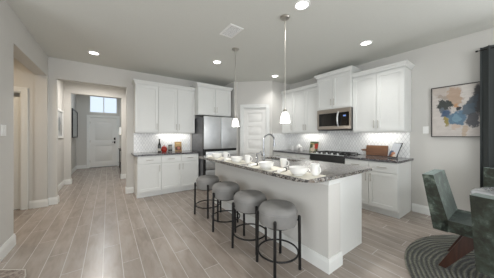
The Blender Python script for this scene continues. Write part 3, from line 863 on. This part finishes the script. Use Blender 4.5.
# ------------------------------------------------------------------ bar stools
def stool_proto():
    t = thing('bar_stool', '', 'bar stool', (0, 0, 0), 0, 'grey round bar stools along the island')
    R = 0.193
    prof = [(0.0, 0.425), (R - 0.03, 0.425), (R - 0.008, 0.435), (R, 0.46)]
    prof += [(R, 0.55)]
    for i in range(1, 9):
        a = i / 8 * PI / 2
        prof.append((R - 0.06 + 0.06 * math.cos(a), 0.55 + 0.06 * math.sin(a)))
    prof += [(0.07, 0.617), (0.0, 0.619)]
    bm = bmesh.new(); lathe(bm, prof, 48)
    # soft rounded-square pull of the cushion
    for v in bm.verts:
        a = math.atan2(v.co.y, v.co.x); k = 1 + 0.02 * math.cos(4 * a)
        v.co.x *= k; v.co.y *= k
    s = obj('seat', bm, M['seat'], t, (0, 0, 0.008))
    bm = bmesh.new(); ring = [((R + 0.0015) * math.cos(2 * PI * i / 48), (R + 0.0015) * math.sin(2 * PI * i / 48), 0.552) for i in range(48)]
    ring = [(x * (1 + 0.02 * math.cos(4 * math.atan2(y, x))), y * (1 + 0.02 * math.cos(4 * math.atan2(y, x))), z) for x, y, z in ring]
    tube(bm, ring, 0.003, 6, cyc=True)
    obj('piping', bm, M['seat'], s)
    for k in range(4):
        a = PI / 4 + k * PI / 2
        r0, r1 = 0.214, 0.208
        bm = bmesh.new(); tube(bm, [(r0 * math.cos(a), r0 * math.sin(a), 0.0), (r1 * math.cos(a), r1 * math.sin(a), 0.515)], 0.0145, 12)
        bmesh.ops.create_uvsphere(bm, u_segments=12, v_segments=6, radius=0.0145, matrix=Matrix.Translation((r1 * math.cos(a), r1 * math.sin(a), 0.515)))
        obj('leg', bm, M['black'], t)
    bm = bmesh.new(); tube(bm, [(0.199 * math.cos(2 * PI * i / 40), 0.199 * math.sin(2 * PI * i / 40), 0.155) for i in range(40)], 0.009, 8, cyc=True)
    obj('footrest_ring', bm, M['black'], t)
    bm = bmesh.new(); lathe(bm, [(0, 0.42), (0.15, 0.42), (0.15, 0.434), (0, 0.434)], 32)
    for k in range(4):
        a = PI / 4 + k * PI / 2
        tube(bm, [(0.1 * math.cos(a), 0.1 * math.sin(a), 0.48), (0.209 * math.cos(a), 0.209 * math.sin(a), 0.48)], 0.008, 8)
    obj('seat_frame', bm, M['black'], t)
    return t
ST = [(1.39, 1.41), (1.385, 1.88), (1.375, 2.44), (1.37, 3.05)]
SL = ['grey round bar stool nearest the camera at the rounded end of the island', 'grey round bar stool second from the near end of the island',
      'grey round bar stool third from the near end of the island', 'grey round bar stool at the far end of the island towards the refrigerator']
st0 = stool_proto()
for i, (x, y) in enumerate(ST):
    if i == 0: st0.location = (x, y, 0); st0['label'] = SL[0]; st0.rotation_euler = (0, 0, -0.12)
    else: dup(st0, (x, y, 0), [0, 0.51, -0.68, 0.36][i], SL[i])

# ------------------------------------------------------------------ place settings on the island
TZ = 0.917
order = ['nearest', 'second', 'third', 'farthest']
words = ['nearest the rounded island corner', 'second from the rounded island corner', 'third from the rounded island corner', 'farthest from the camera']
BW = [(1.51, 1.25), (1.49, 1.70), (1.52, 2.38), (1.525, 3.02)]
MG = [(1.635, 1.15), (1.73, 1.66), (1.61, 2.24), (1.61, 2.87)]
NP = [(1.51, 1.46), (1.50, 1.95), (1.52, 2.60), (1.50, 3.21)]
pm = [(1.56, 1.285), (1.56, 1.78), (1.565, 2.40), (1.565, 3.05)]
def bowl_proto():
    bm = bmesh.new()
    lathe(bm, [(0, 0), (0.045, 0), (0.045, 0.006), (0.07, 0.02), (0.083, 0.045), (0.089, 0.075), (0.091, 0.078), (0.086, 0.077), (0.079, 0.047), (0.066, 0.024), (0.04, 0.012), (0, 0.01)], 40)
    return obj('bowl', bm, M['ceramic'])
def mug_proto():
    t = thing('mug', '', 'mug', (0, 0, 0), 0, 'white mugs on the island')
    bm = bmesh.new()
    lathe(bm, [(0, 0), (0.028, 0), (0.031, 0.004), (0.034, 0.03), (0.040, 0.085), (0.043, 0.108), (0.041, 0.109), (0.037, 0.085), (0.031, 0.03), (0.026, 0.008), (0, 0.007)], 32)
    obj('cup', bm, M['ceramic'], t)
    bm = bmesh.new(); pts = []
    for i in range(11):
        a = PI / 2 - i / 10 * PI
        pts.append((0.036 + 0.032 * math.cos(a), 0, 0.057 + 0.034 * math.sin(a)))
    tube(bm, pts, 0.0055, 8)
    obj('handle', bm, M['ceramic'], t)
    return t
b0 = bowl_proto(); m0 = mug_proto()
def napkin():
    t = thing('napkin', '', 'napkin', (0, 0, 0), 0, 'rolled napkins on the island')
    bm = bmesh.new()
    pts = [(-0.085 + 0.17 * i / 8, 0.004 * math.sin(i), 0.019) for i in range(9)]
    tube(bm, pts, [0.021, 0.02, 0.019, 0.018, 0.017, 0.017, 0.018, 0.02, 0.022], 12)
    for v in bm.verts: v.co.z = max(0.001, v.co.z * 0.92 + 0.001)
    obj('cloth', bm, M['linen'], t)
    bm = bmesh.new(); tube(bm, [(0.045, 0, 0.019), (0.068, 0, 0.019)], 0.0225, 14)
    for v in bm.verts: v.co.z = max(0.0, v.co.z)
    obj('napkin_ring', bm, M['black'], t, label='dark napkin ring')
    return t
n0 = napkin()
for i in range(4):
    bm = bmesh.new(); x, y = pm[i]
    prism(bm, rrect(x - 0.145, x + 0.145, y - 0.215, y + 0.215, (0.01,) * 4, 3), TZ, TZ + 0.003)
    o = obj('placemat', bm, M['mat']); tag(o, 'cream woven placemat ' + words[i], 'placemat', 'cream placemats on the island')
    bl = 'white ceramic bowl on placemat ' + words[i]
    if i == 0: b = b0
    else: b = b0.copy(); C.objects.link(b)
    b.location = (BW[i][0], BW[i][1], TZ + 0.003); tag(b, bl, 'bowl', 'white bowls on the island')
    ml = 'white mug beside the bowl ' + words[i]
    m = m0 if i == 0 else dup(m0, (0, 0, 0))
    m.location = (MG[i][0], MG[i][1], TZ + (0.003 if i != 1 else 0)); m.rotation_euler = (0, 0, (-1.75, -1.2, -0.9, -0.7)[i]); m['label'] = ml
    nl = 'rolled linen napkin with dark ring ' + words[i]
    k = n0 if i == 0 else dup(n0, (0, 0, 0))
    k.location = (NP[i][0], NP[i][1], TZ + 0.003); k.rotation_euler = (0, 0, 0.3); k['label'] = nl

# ------------------------------------------------------------------ back counter objects
CT = 0.915
t = thing('bottle', 'dark glass oil bottle with pale label on the back counter', 'bottle', (1.0, 5.0, CT))
bm = bmesh.new(); lathe(bm, [(0, 0), (0.032, 0), (0.034, 0.01), (0.034, 0.16), (0.03, 0.19), (0.014, 0.225), (0.013, 0.28), (0, 0.28)], 24)
obj('glass', bm, M['bottle'], t)
bm = bmesh.new(); lathe(bm, [(0.0348, 0.03), (0.0352, 0.03), (0.0352, 0.09), (0.0348, 0.09)], 24); obj('bottle_label', bm, M['paper'], t, label='pale paper label')
bm = bmesh.new(); lathe(bm, [(0, 0.28), (0.016, 0.28), (0.016, 0.31), (0.01, 0.315), (0, 0.315)], 16); obj('cap', bm, M['black'], t)
t = thing('canister', 'round red glazed pot beside the dark bottle', 'pot', (1.105, 4.99, CT))
bm = bmesh.new(); lathe(bm, [(0, 0), (0.045, 0), (0.065, 0.03), (0.07, 0.065), (0.06, 0.105), (0.045, 0.12), (0, 0.12)], 28); obj('body', bm, M['apple'], t)
bm = bmesh.new(); lathe(bm, [(0.046, 0.118), (0.05, 0.122), (0.035, 0.138), (0.008, 0.144), (0.008, 0.152), (0.014, 0.16), (0.008, 0.168), (0, 0.169)], 24); obj('lid', bm, M['apple'], t)
t = thing('jar', 'grey glass jar with dark lid between red pot and cookbook', 'jar', (1.245, 4.99, CT))
bm = bmesh.new(); lathe(bm, [(0, 0), (0.045, 0), (0.048, 0.008), (0.048, 0.125), (0.042, 0.145), (0, 0.145)], 24); obj('glass', bm, M['jar'], t)
bm = bmesh.new(); lathe(bm, [(0, 0.143), (0.045, 0.143), (0.045, 0.168), (0.04, 0.172), (0, 0.172)], 24); obj('lid', bm, M['steel_grey'], t)
bm = bmesh.new(); lathe(bm, [(0.0485, 0.02), (0.0492, 0.02), (0.0492, 0.055), (0.0485, 0.055)], 24); obj('jar_label', bm, M['bottle'], t, label='dark band label')
# cookbook leaning on the backsplash
def leaning_book(name, label, loc, rz, w, h, cover, tilt=0.2):
    t = thing(name, label, 'book', loc, rz)
    rot = (-tilt, 0, 0)
    c = obj('cover', BX(0, w, -0.002, 0, 0, h), cover, t, sm=False); c.rotation_euler = rot
    p = obj('pages', BX(0.004, w - 0.003, 0.0, 0.016, 0.004, h - 0.004), M['paper'], t, sm=False); p.rotation_euler = rot
    b = obj('back_cover', BX(0, w, 0.016, 0.018, 0, h), M['paper'], t, sm=False); b.rotation_euler = rot
    return t
cv1 = m_blobs('tan_cover', srgb(168, 138, 92), [(0.15, 0.95, 0.45, 0.95, srgb(96, 62, 50)), (0.35, 0.75, 0.5, 0.85, srgb(178, 108, 90)), (0.05, 0.3, 0.55, 0.9, srgb(60, 50, 40)), (0.2, 0.8, 0.08, 0.22, srgb(196, 170, 120))], 0.17, 0.23, 0.08)
leaning_book('cookbook', 'tan cookbook with dark food picture leaning on the back tiles', (1.385, 5.075, CT), 0, 0.17, 0.24, cv1, 0.2)
# outlet plates
def plate(name, label, loc, rz, w=0.075, h=0.118, kind='outlet'):
    t = thing(name, label, 'outlet' if kind == 'outlet' else 'switch', loc, rz)
    obj('cover_plate', BX(-w / 2, w / 2, -0.006, 0, -h / 2, h / 2, bev=0.002), M['plastic'], t)
    n = max(1, round(w / 0.075))
    for i in range(n):
        x = (i - (n - 1) / 2) * 0.046
        if kind == 'outlet':
            for z in (-0.024, 0.024): obj('socket', BX(x - 0.016, x + 0.016, -0.008, -0.005, z - 0.015, z + 0.015, bev=0.003), M['grille'], t)
        else:
            obj('rocker', BX(x - 0.016, x + 0.016, -0.010, -0.005, -0.033, 0.033, bev=0.003), M['plastic'], t)
plate('outlet', 'white wall outlet on the back tiles right of the cookbook', (1.68, YB - 0.012, 1.06), 0)
plate('light_switch', 'white light switch on the wall left of the painting', (XR, 0.90, 1.40), -PI / 2, kind='switch')
plate('light_switch', 'double white light switch on the left wall pier', (XL, 3.215, 1.36), PI / 2, 0.125, 0.12, kind='switch')
plate('outlet', 'low white outlet on the left hall wall', (-0.957, 6.2, 0.40), PI / 2)
plate('thermostat', 'small white wall control below the hall picture', (-0.957, 6.17, 1.13), PI / 2, 0.08, 0.11, kind='switch')

# ------------------------------------------------------------------ right counter objects
t = thing('teapot', 'white teapot on the range counter by the pantry', 'teapot', (4.08, 3.36, CT), 0.7)
bm = bmesh.new(); lathe(bm, [(0, 0), (0.05, 0), (0.075, 0.03), (0.085, 0.07), (0.075, 0.11), (0.045, 0.135), (0.04, 0.14), (0, 0.14)], 32); obj('body', bm, M['ceramic'], t)
bm = bmesh.new(); lathe(bm, [(0.046, 0.134), (0.048, 0.14), (0.02, 0.155), (0.008, 0.158), (0.008, 0.165), (0.013, 0.172), (0.007, 0.18), (0, 0.181)], 20); obj('lid', bm, M['ceramic'], t)
bm = bmesh.new(); tube(bm, [(0.06, 0, 0.05), (0.105, 0, 0.07), (0.125, 0, 0.11), (0.15, 0, 0.13)], [0.02, 0.015, 0.012, 0.01], 10); obj('spout', bm, M['ceramic'], t)
bm = bmesh.new(); tube(bm, [(-0.065, 0, 0.115), (-0.115, 0, 0.125), (-0.14, 0, 0.09), (-0.12, 0, 0.05), (-0.075, 0, 0.035)], 0.007, 8); obj('handle', bm, M['chrome'], t)
m = dup(m0, (4.06, 3.56, CT), 2.2, 'white mug left of the teapot on the range counter'); del m['group']
m = dup(m0, (3.98, 3.20, CT), 0.6, 'white mug right of the teapot on the range counter'); del m['group']
cv2 = m_blobs('food_cover', srgb(120, 128, 96), [(0.0, 0.5, 0.12, 0.4, srgb(176, 160, 110)), (0.5, 1.0, 0.15, 0.7, srgb(186, 52, 36)), (0.35, 0.6, 0.3, 0.6, srgb(214, 200, 176)), (0.1, 0.65, 0.55, 0.98, srgb(215, 200, 180)), (0.0, 0.35, 0.2, 0.6, srgb(62, 78, 46)), (0.05, 0.95, 0.0, 0.16, srgb(70, 84, 60)), (0.8, 1.0, 0.75, 1.0, srgb(70, 50, 40))], 0.24, 0.24, 0.10)
leaning_book('cookbook', 'colourful cookbook with red fruit cover standing left of the range', (4.12, 3.07, CT), -PI / 2, 0.23, 0.25, cv2, 0.22)
# cutting board: outline with handle, leaning on the tiles (local x toward camera, -y out)
cb = thing('cutting_board', 'brown wooden cutting board with handle leaning on the tiles', 'cutting board', (4.225, 1.79, CT + 0.006), -PI / 2)
bm = bmesh.new()
ol = [(0.0, 0.0), (0.36, 0.0), (0.365, 0.006), (0.365, 0.194), (0.36, 0.2), (0.0, 0.2), (-0.006, 0.19), (-0.006, 0.125), (-0.02, 0.117), (-0.085, 0.117), (-0.098, 0.108), (-0.098, 0.092), (-0.085, 0.083), (-0.02, 0.083), (-0.006, 0.075), (-0.006, 0.01)]
hole = [(-0.085 + 0.008 * math.cos(2 * PI * i / 10), 0.1 + 0.008 * math.sin(2 * PI * i / 10)) for i in range(10)]
prism(bm, ol, 0.0, 0.02, [hole], tf=lambda x, y, z: (x, z, y))
b = obj('board', bm, M['board'], cb, sm=False); b.rotation_euler = (-0.2, 0, 0)
# magazine/cookbook on a small easel
es = thing('recipe_stand', 'tilted recipe book on a dark easel at the counter end', 'recipe stand', (4.11, 1.37, CT), -2.15)
cv3 = m_blobs('recipe_page', srgb(196, 200, 206), [(0.0, 0.55, 0.5, 0.95, srgb(60, 88, 120)), (0.25, 0.8, 0.6, 1.05, srgb(170, 110, 70)), (0.1, 0.4, 0.75, 1.05, srgb(84, 52, 38)), (0.55, 0.95, 0.75, 1.0, srgb(205, 195, 180))], 0.17, 0.26, 0.10)
def leanbox(name, mat, x0, x1, y0, y1, z0, z1, par):
    o = obj(name, BX(x0, x1, y0, y1, z0, z1), mat, par, sm=False); o.rotation_euler = (-0.42, 0, 0); o.location = (0, 0, 0.006); return o
leanbox('book_page', cv3, 0, 0.17, -0.012, -0.002, 0.012, 0.27, es)
leanbox('easel_back', M['dark_gap'], -0.002, 0.178, 0.0, 0.008, 0.0, 0.282, es)
leanbox('easel_ledge', M['walnut'], 0.0, 0.176, -0.03, 0.0, 0.0, 0.011, es)
bm = bmesh.new(); tube(bm, [(0.088, 0.085, 0.17), (0.088, 0.10, 0.006)], 0.006, 8)
obj('easel_leg', bm, M['dark_gap'], es)

# ------------------------------------------------------------------ painting, curtain
pt = thing('painting', 'abstract painting of blue, black and beige patches in thin dark frame', 'painting', (XR, 0.828, 1.285), -PI / 2)
PW, PH = 0.545, 0.785
art = m_blobs('abstract_canvas', srgb(198, 191, 185), [
    (0.02, 0.34, -0.02, 0.20, srgb(184, 174, 166)), (0.10, 0.62, 0.16, 0.27, srgb(160, 148, 138)), (0.34, 0.62, 0.04, 0.40, srgb(176, 152, 132)), (0.60, 0.80, -0.02, 0.34, srgb(206, 200, 194)),
    (0.80, 1.10, 0.02, 0.60, srgb(46, 47, 51)), (0.70, 0.90, 0.24, 0.48, srgb(70, 78, 86)), (0.62, 0.88, 0.36, 0.60, srgb(78, 92, 104)), (0.70, 0.94, 0.56, 0.80, srgb(74, 76, 82)),
    (0.10, 0.46, 0.28, 0.46, srgb(38, 46, 44)), (0.16, 0.30, 0.40, 0.54, srgb(92, 100, 108)), (0.22, 0.40, 0.46, 0.64, srgb(54, 78, 108)), (0.34, 0.70, 0.50, 0.78, srgb(82, 112, 134)), (0.44, 0.60, 0.56, 0.70, srgb(112, 142, 158)),
    (0.46, 0.56, 0.34, 0.44, srgb(186, 142, 104)), (0.27, 0.35, 0.62, 0.78, srgb(142, 128, 66)), (0.60, 0.74, 0.78, 0.98, srgb(182, 164, 146)), (0.40, 0.56, 0.76, 0.86, srgb(190, 172, 158)),
    (0.50, 0.60, 0.42, 0.50, srgb(36, 40, 44))], PW, PH, 0.17)
obj('canvas', BX(0.012, PW - 0.012, -0.03, -0.004, 0.012, PH - 0.012), art, pt, sm=False)
bm = bmesh.new(); prism(bm, [(0, 0), (PW, 0), (PW, PH), (0, PH)], -0.042, 0, [[(0.01, 0.01), (0.01, PH - 0.01), (PW - 0.01, PH - 0.01), (PW - 0.01, 0.01)]], tf=lambda x, y, z: (x, z, y))
obj('picture_frame', bm, M['console_wood'], pt, sm=False)
cu = thing('curtain', 'charcoal curtain hanging beside the painting', 'curtain', (4.17, 0.0, 0))
bm = bmesh.new(); N = 90; L = 0.56
def cur(i): 
    s = i / N; a = s * 2 * PI * 5.5
    return (0.03 * math.sin(a) + 0.006 * math.sin(a * 2.3), 0.31 - L * s - 0.012 * math.sin(2 * a))
pa = [cur(i) for i in range(N + 1)]
pb = []
for i in range(N + 1):
    a, b_ = Vector(pa[max(i - 1, 0)]), Vector(pa[min(i + 1, N)]); d = (b_ - a).normalized()
    pb.append((pa[i][0] - d.y * 0.003, pa[i][1] + d.x * 0.003))
rows = 12; grid = []
for r in range(rows + 1):
    z = 0.02 + (2.515 - 0.02) * r / rows; k = 1.0 + 0.25 * (1 - r / rows)
    grid.append([[bm.verts.new((p[0] * k, p[1], z)) for p in q] for q in (pa, pb)])
for r in range(rows):
    for q in (0, 1):
        for i in range(N):
            bm.faces.new((grid[r][q][i], grid[r][q][i + 1], grid[r + 1][q][i + 1], grid[r + 1][q][i]))
    for i in (0, N):
        bm.faces.new((grid[r][0][i], grid[r][1][i], grid[r + 1][1][i], grid[r + 1][0][i]))
obj('drape', bm, M['curtain'], cu)
rd = thing('curtain_rod', 'thin dark curtain rod above the patio door', 'curtain rod', (4.17, 0.33, 2.475))
bm = bmesh.new(); tube(bm, [(0, 0, 0), (0, -2.7, 0)], 0.006, 10); obj('rod', bm, M['rod'], rd)
bm = bmesh.new(); lathe(bm, [(0, 0), (0.012, 0), (0.012, 0.02), (0.004, 0.026), (0, 0.026)], 14); bmesh.ops.rotate(bm, verts=bm.verts, matrix=Matrix.Rotation(-PI / 2, 3, 'X')); obj('finial', bm, M['rod'], rd)
for y in (-0.35, -2.6):
    bm = bmesh.new(); tube(bm, [(0, y, 0), (XR - 4.17 - 0.002, y, 0)], 0.006, 8); tube(bm, [(XR - 4.17 - 0.006, y, 0), (XR - 4.17, y, 0)], 0.02, 12); obj('bracket', bm, M['rod'], rd)

# ------------------------------------------------------------------ dining corner
rug = thing('rug', 'round dark green ridged rug under the dining table', 'rug', (2.90, -0.48, 0))
bm = bmesh.new()
lathe(bm, [(0, 0), (1.22, 0), (1.235, 0.008), (1.23, 0.018), (1.20, 0.024), (0.6, 0.024), (0, 0.024)], 96)
obj('pile', bm, M['rug'], rug)
RZ = 0.024
tb = thing('dining_table', 'round grey marble dining table in the right corner', 'table', (3.02, -0.27, RZ))
bm = bmesh.new(); lathe(bm, [(0, 0.685), (0.53, 0.685), (0.552, 0.695), (0.56, 0.708), (0.555, 0.722), (0.545, 0.728), (0, 0.728)], 72); obj('tabletop', bm, M['marble'], tb)
bm = bmesh.new(); lathe(bm, [(0, 0), (0.2, 0), (0.2, 0.02), (0.10, 0.06), (0.07, 0.35), (0.11, 0.64), (0.2, 0.685), (0, 0.685)], 40); obj('pedestal', bm, M['walnut'], tb)
# chair: local +y is forward, origin on the floor below the middle of the seat
def chair_proto():
    t = thing('dining_chair', '', 'chair', (0, 0, 0), 0, 'green velvet dining chairs round the table')
    W = 0.25
    def slab_poly(poly, x0, x1, bev):
        bm = bmesh.new(); prism(bm, poly, x0, x1, tf=lambda a, b, c: (c, a, b))
        es = [e for e in bm.edges if len(e.link_faces) == 2 and e.calc_face_angle(0) > 0.5]
        bmesh.ops.recalc_face_normals(bm, faces=bm.faces)
        bmesh.ops.bevel(bm, geom=es, offset=bev, segments=3, affect='EDGES', profile=0.6)
        return bm
    # profile coordinates (forward, up)
    obj('seat', slab_poly([(-0.22, 0.365), (0.26, 0.375), (0.26, 0.47), (-0.18, 0.475), (-0.22, 0.45)], -W, W, 0.026), M['velvet'], t)
    obj('backrest', slab_poly([(-0.275, 0.36), (-0.17, 0.36), (-0.17, 0.47), (-0.275, 0.89), (-0.36, 0.885)], -W, W, 0.03), M['velvet'], t)
    for s in (-1, 1):
        x = s * 0.205
        bm = bmesh.new(); prism(bm, [(-0.245, 0.0), (-0.19, 0.0), (0.06, 0.372), (-0.07, 0.372)], x - 0.018, x + 0.018, tf=lambda a, b, c: (c, a, b))
        obj('leg', bm, M['walnut'], t, sm=False)
        bm = bmesh.new(); prism(bm, [(0.245, 0.0), (0.195, 0.0), (0.0, 0.30), (0.062, 0.372), (0.11, 0.372)], x - 0.018, x + 0.018, tf=lambda a, b, c: (c, a, b))
        obj('leg', bm, M['walnut'], t, sm=False)
    bm = bmesh.new(); box(bm, -0.187, 0.187, -0.02, 0.03, 0.335, 0.366)
    obj('stretcher', bm, M['walnut'], t, sm=False)
    return t
c0 = chair_proto()
c0.location = (2.875, 0.22, RZ); c0.rotation_euler = (0, 0, PI)     # faces -y
c0['label'] = 'green velvet dining chair in full view facing the table, legs showing'
dup(c0, (2.24, -0.14, RZ), -PI / 2 - 0.25, 'green velvet dining chair nearest the camera, seen from behind')
dup(c0, (3.47, 0.0, RZ), PI / 2 , 'green velvet dining chair on the far side of the table by the curtain')

# small rug corner at lower left
hr = bmesh.new()
prism(hr, [(-0.625, 2.66), (-0.65, 2.775), (-0.76, 2.845), (-0.865, 2.925), (-0.99, 2.90), (-1.3, 2.5), (-1.4, 1.9), (-1.1, 1.6), (-0.75, 1.7), (-0.60, 2.3)][::-1], 0.0, 0.012)
o = obj('rug', hr, M['hide'], sm=False); tag(o, 'mottled taupe rug corner on the floor at the lower left', 'rug')
bm = bmesh.new(); tube(bm, [(-0.60, 2.3, 0.009), (-0.622, 2.66, 0.009), (-0.65, 2.772, 0.009), (-0.76, 2.845, 0.009), (-0.865, 2.922, 0.009)], 0.006, 6)
obj('fringe', bm, M['fringe'], o, label='pale edge binding')

# ------------------------------------------------------------------ ceiling fixtures
def downlight_proto():
    t = thing('ceiling_light', '', 'light', (0, 0, CZ), 0, 'recessed ceiling lights')
    bm = bmesh.new(); lathe(bm, [(0.066, 0), (0.092, 0), (0.092, -0.004), (0.086, -0.008), (0.068, -0.006), (0.066, 0)], 40); obj('trim_ring', bm, M['plastic'], t)
    bm = bmesh.new(); lathe(bm, [(0, -0.003), (0.067, -0.003), (0.067, 0), (0, 0)], 32); obj('lens', bm, M['lens'], t)
    return t
DL = [((-0.204, 4.436), 'recessed ceiling light before the hall opening'), ((1.785, 3.535), 'recessed ceiling light near the far end of the island'),
      ((1.795, 1.435), 'recessed ceiling light at the top of the photo by the pendant canopy'), ((3.362, 1.425), 'recessed ceiling light before the right end cabinet'),
      ((3.374, 3.523), 'recessed ceiling light by the pantry door')]
d0 = downlight_proto()
DLP = E['down']
for i, ((x, y), lb) in enumerate(DL):
    d = d0 if i == 0 else dup(d0, (x, y, CZ), 0, lb)
    if i == 0: d.location = (x, y, CZ); d['label'] = lb
for i, ((x, y), lb) in enumerate(DL):
    lamp('downlight', 'SPOT', (x, y, CZ - 0.02), DLP, col=(1, 0.985, 0.965), size=0.06, spot_size=math.radians(128), spot_blend=0.9)
# side hallway lamp; hall and foyer lamps added to brighten (all hidden above headers)
def flush(label, x, y, z, e, col):
    t = thing('hidden_ceiling_light', label, 'light', (x, y, z))
    bm = bmesh.new(); lathe(bm, [(0, 0), (0.14, 0), (0.14, -0.015), (0.12, -0.02), (0, -0.02)], 32); obj('pan', bm, M['nickel'], t)
    bm = bmesh.new(); lathe(bm, [(0.12, -0.02), (0.11, -0.05), (0.07, -0.075), (0, -0.085)], 32); obj('dome', bm, M['shade_glow'], t)
    lamp('flush_glow', 'AREA', (0, 0, -0.10), e, t, col, shape='DISK', size=0.26)
flush('unseen round fill lamp added to brighten the entry hall', -0.2, 6.2, CZ, E['hall'], (1, 0.95, 0.90))
flush('unseen round fill lamp added to brighten the foyer', -0.1, 8.6, 3.2, E['foyer'], (0.88, 0.95, 1.0))
flush('round ceiling lamp in the side hallway', -1.75, 4.2, CZ, E['side'], (1, 0.77, 0.52))
# vent
vt = thing('ceiling_vent', 'white slatted air vent in the ceiling', 'vent', (1.425, 2.38, CZ))
bm = bmesh.new(); prism(bm, [(-0.105, -0.16), (0.105, -0.16), (0.105, 0.16), (-0.105, 0.16)], -0.008, 0, [[(-0.08, -0.135), (-0.08, 0.135), (0.08, 0.135), (0.08, -0.135)]]); obj('frame', bm, M['plastic'], vt, sm=False)
obj('backing', BX(-0.08, 0.08, -0.135, 0.135, -0.002, -0.0005), M['steel_grey'], vt, sm=False)
bm = bmesh.new()
for i in range(12):
    y = -0.13 + i * 0.0236
    vs = [bm.verts.new(p) for p in ((-0.08, y - 0.005, -0.003), (0.08, y - 0.005, -0.003), (0.08, y + 0.005, -0.007), (-0.08, y + 0.005, -0.007), (-0.08, y - 0.005, -0.004), (0.08, y - 0.005, -0.004), (0.08, y + 0.005, -0.008), (-0.08, y + 0.005, -0.008))]
    for f in ((0, 1, 2, 3), (4, 5, 6, 7), (0, 1, 5, 4), (2, 3, 7, 6)): bm.faces.new([vs[k] for k in f])
obj('slats', bm, M['plastic'], vt, sm=False)
# pendants
def pendant_proto():
    t = thing('pendant_light', '', 'pendant light', (0, 0, CZ), 0, 'glass pendant lights over the island')
    bm = bmesh.new(); lathe(bm, [(0, 0), (0.062, 0), (0.062, -0.008), (0.05, -0.022), (0.012, -0.026), (0, -0.026)], 28); obj('canopy', bm, M['nickel'], t)
    bm = bmesh.new(); tube(bm, [(0, 0, -0.02), (0, 0, -1.16)], 0.0055, 8); obj('rod', bm, M['nickel'], t)
    bm = bmesh.new(); lathe(bm, [(0, -1.15), (0.012, -1.15), (0.024, -1.165), (0.026, -1.195), (0, -1.195)], 20); obj('socket_cap', bm, M['nickel'], t)
    bm = bmesh.new()
    lathe(bm, [(0.022, -1.185), (0.036, -1.20), (0.052, -1.235), (0.061, -1.28), (0.065, -1.325), (0.062, -1.325), (0.058, -1.28), (0.049, -1.237), (0.034, -1.204), (0.02, -1.19)], 36)
    obj('glass_shade', bm, M['shade_glow'], t, label='frosted white bell shade')
    bm = bmesh.new(); lathe(bm, [(0, -1.195), (0.012, -1.2), (0.024, -1.24), (0.02, -1.275), (0, -1.29)], 18); obj('bulb', bm, M['lens'], t)
    return t
p0_ = pendant_proto(); p0_.location = (1.803, 1.703, CZ); p0_['label'] = 'glass pendant light over the near half of the island, lower in the photo'
dup(p0_, (1.776, 2.823, CZ), 0, 'glass pendant light over the far half of the island before the refrigerator')
for (x, y) in ((1.803, 1.703), (1.776, 2.823)):
    lamp('pendant_glow', 'POINT', (x, y, CZ - 1.36), E['pend'], col=(1, 0.975, 0.94), size=0.05)

# ------------------------------------------------------------------ hall and foyer objects
hp = thing('picture', 'pale framed picture on the left hall wall', 'picture', (-0.957, 6.09, 1.25), PI / 2)
PWh, PHh = 0.70, 0.69
bm = bmesh.new(); prism(bm, [(0, 0), (PWh, 0), (PWh, PHh), (0, PHh)], -0.03, 0, [[(0.05, 0.05), (0.05, PHh - 0.05), (PWh - 0.05, PHh - 0.05), (PWh - 0.05, 0.05)]], tf=lambda x, y, z: (x, z, y)); obj('picture_frame', bm, M['trim'], hp, sm=False)
obj('print', BX(0.05, PWh - 0.05, -0.012, -0.002, 0.05, PHh - 0.05), m_blobs('grey_print', srgb(178, 180, 180), [(0.1, 0.7, 0.3, 0.8, srgb(120, 124, 126)), (0.5, 0.9, 0.5, 0.9, srgb(150, 150, 148))], PWh, PHh, 0.2), hp, sm=False)
mr = thing('mirror', 'dark framed mirror on the left foyer wall', 'mirror', (-1.02, 8.35, 1.24), PI / 2)
bm = bmesh.new(); prism(bm, [(0, 0), (1.25, 0), (1.25, 0.95), (0, 0.95)], -0.10, 0, [[(0.04, 0.04), (0.04, 0.91), (1.21, 0.91), (1.21, 0.04)]], tf=lambda x, y, z: (x, z, y)); obj('mirror_frame', bm, M['black'], mr, sm=False)
tm = NT('mirror_glass'); tm.set(srgb(170, 182, 192), 0.08, 1.0)
obj('glass', BX(0.04, 1.21, -0.09, -0.005, 0.04, 0.91), tm.m, mr, sm=False)
ct = thing('console_table', 'dark wooden console table in the foyer', 'console table', (0.35, 8.3, 0))
obj('top', BX(0, 0.38, 0, 1.3, 0.77, 0.80, bev=0.004), M['console_wood'], ct)
for x in (0.02, 0.33):
    for y in (0.02, 1.25):
        obj('leg', BX(x, x + 0.03, y, y + 0.03, 0, 0.77), M['console_wood'], ct, sm=False)
obj('shelf', BX(0.01, 0.37, 0.02, 1.28, 0.20, 0.225), M['console_wood'], ct, sm=False)
lp = thing('table_lamp', 'white shaded lamp on the foyer console', 'lamp', (0.50, 9.25, 0.80))
bm = bmesh.new(); lathe(bm, [(0, 0), (0.08, 0), (0.08, 0.02), (0.02, 0.04), (0.05, 0.15), (0.06, 0.25), (0.03, 0.38), (0.01, 0.42), (0.01, 0.56), (0, 0.56)], 24); obj('base', bm, M['bottle'], lp)
bm = bmesh.new(); lathe(bm, [(0.15, 0.56), (0.13, 0.85), (0.127, 0.85), (0.147, 0.56)], 32); obj('lamp_shade', bm, M['lampshade'], lp)
lamp('table_lamp_glow', 'POINT', (0, 0, 0.70), E['lamp'], lp, (1, 0.88, 0.72), 0.05)
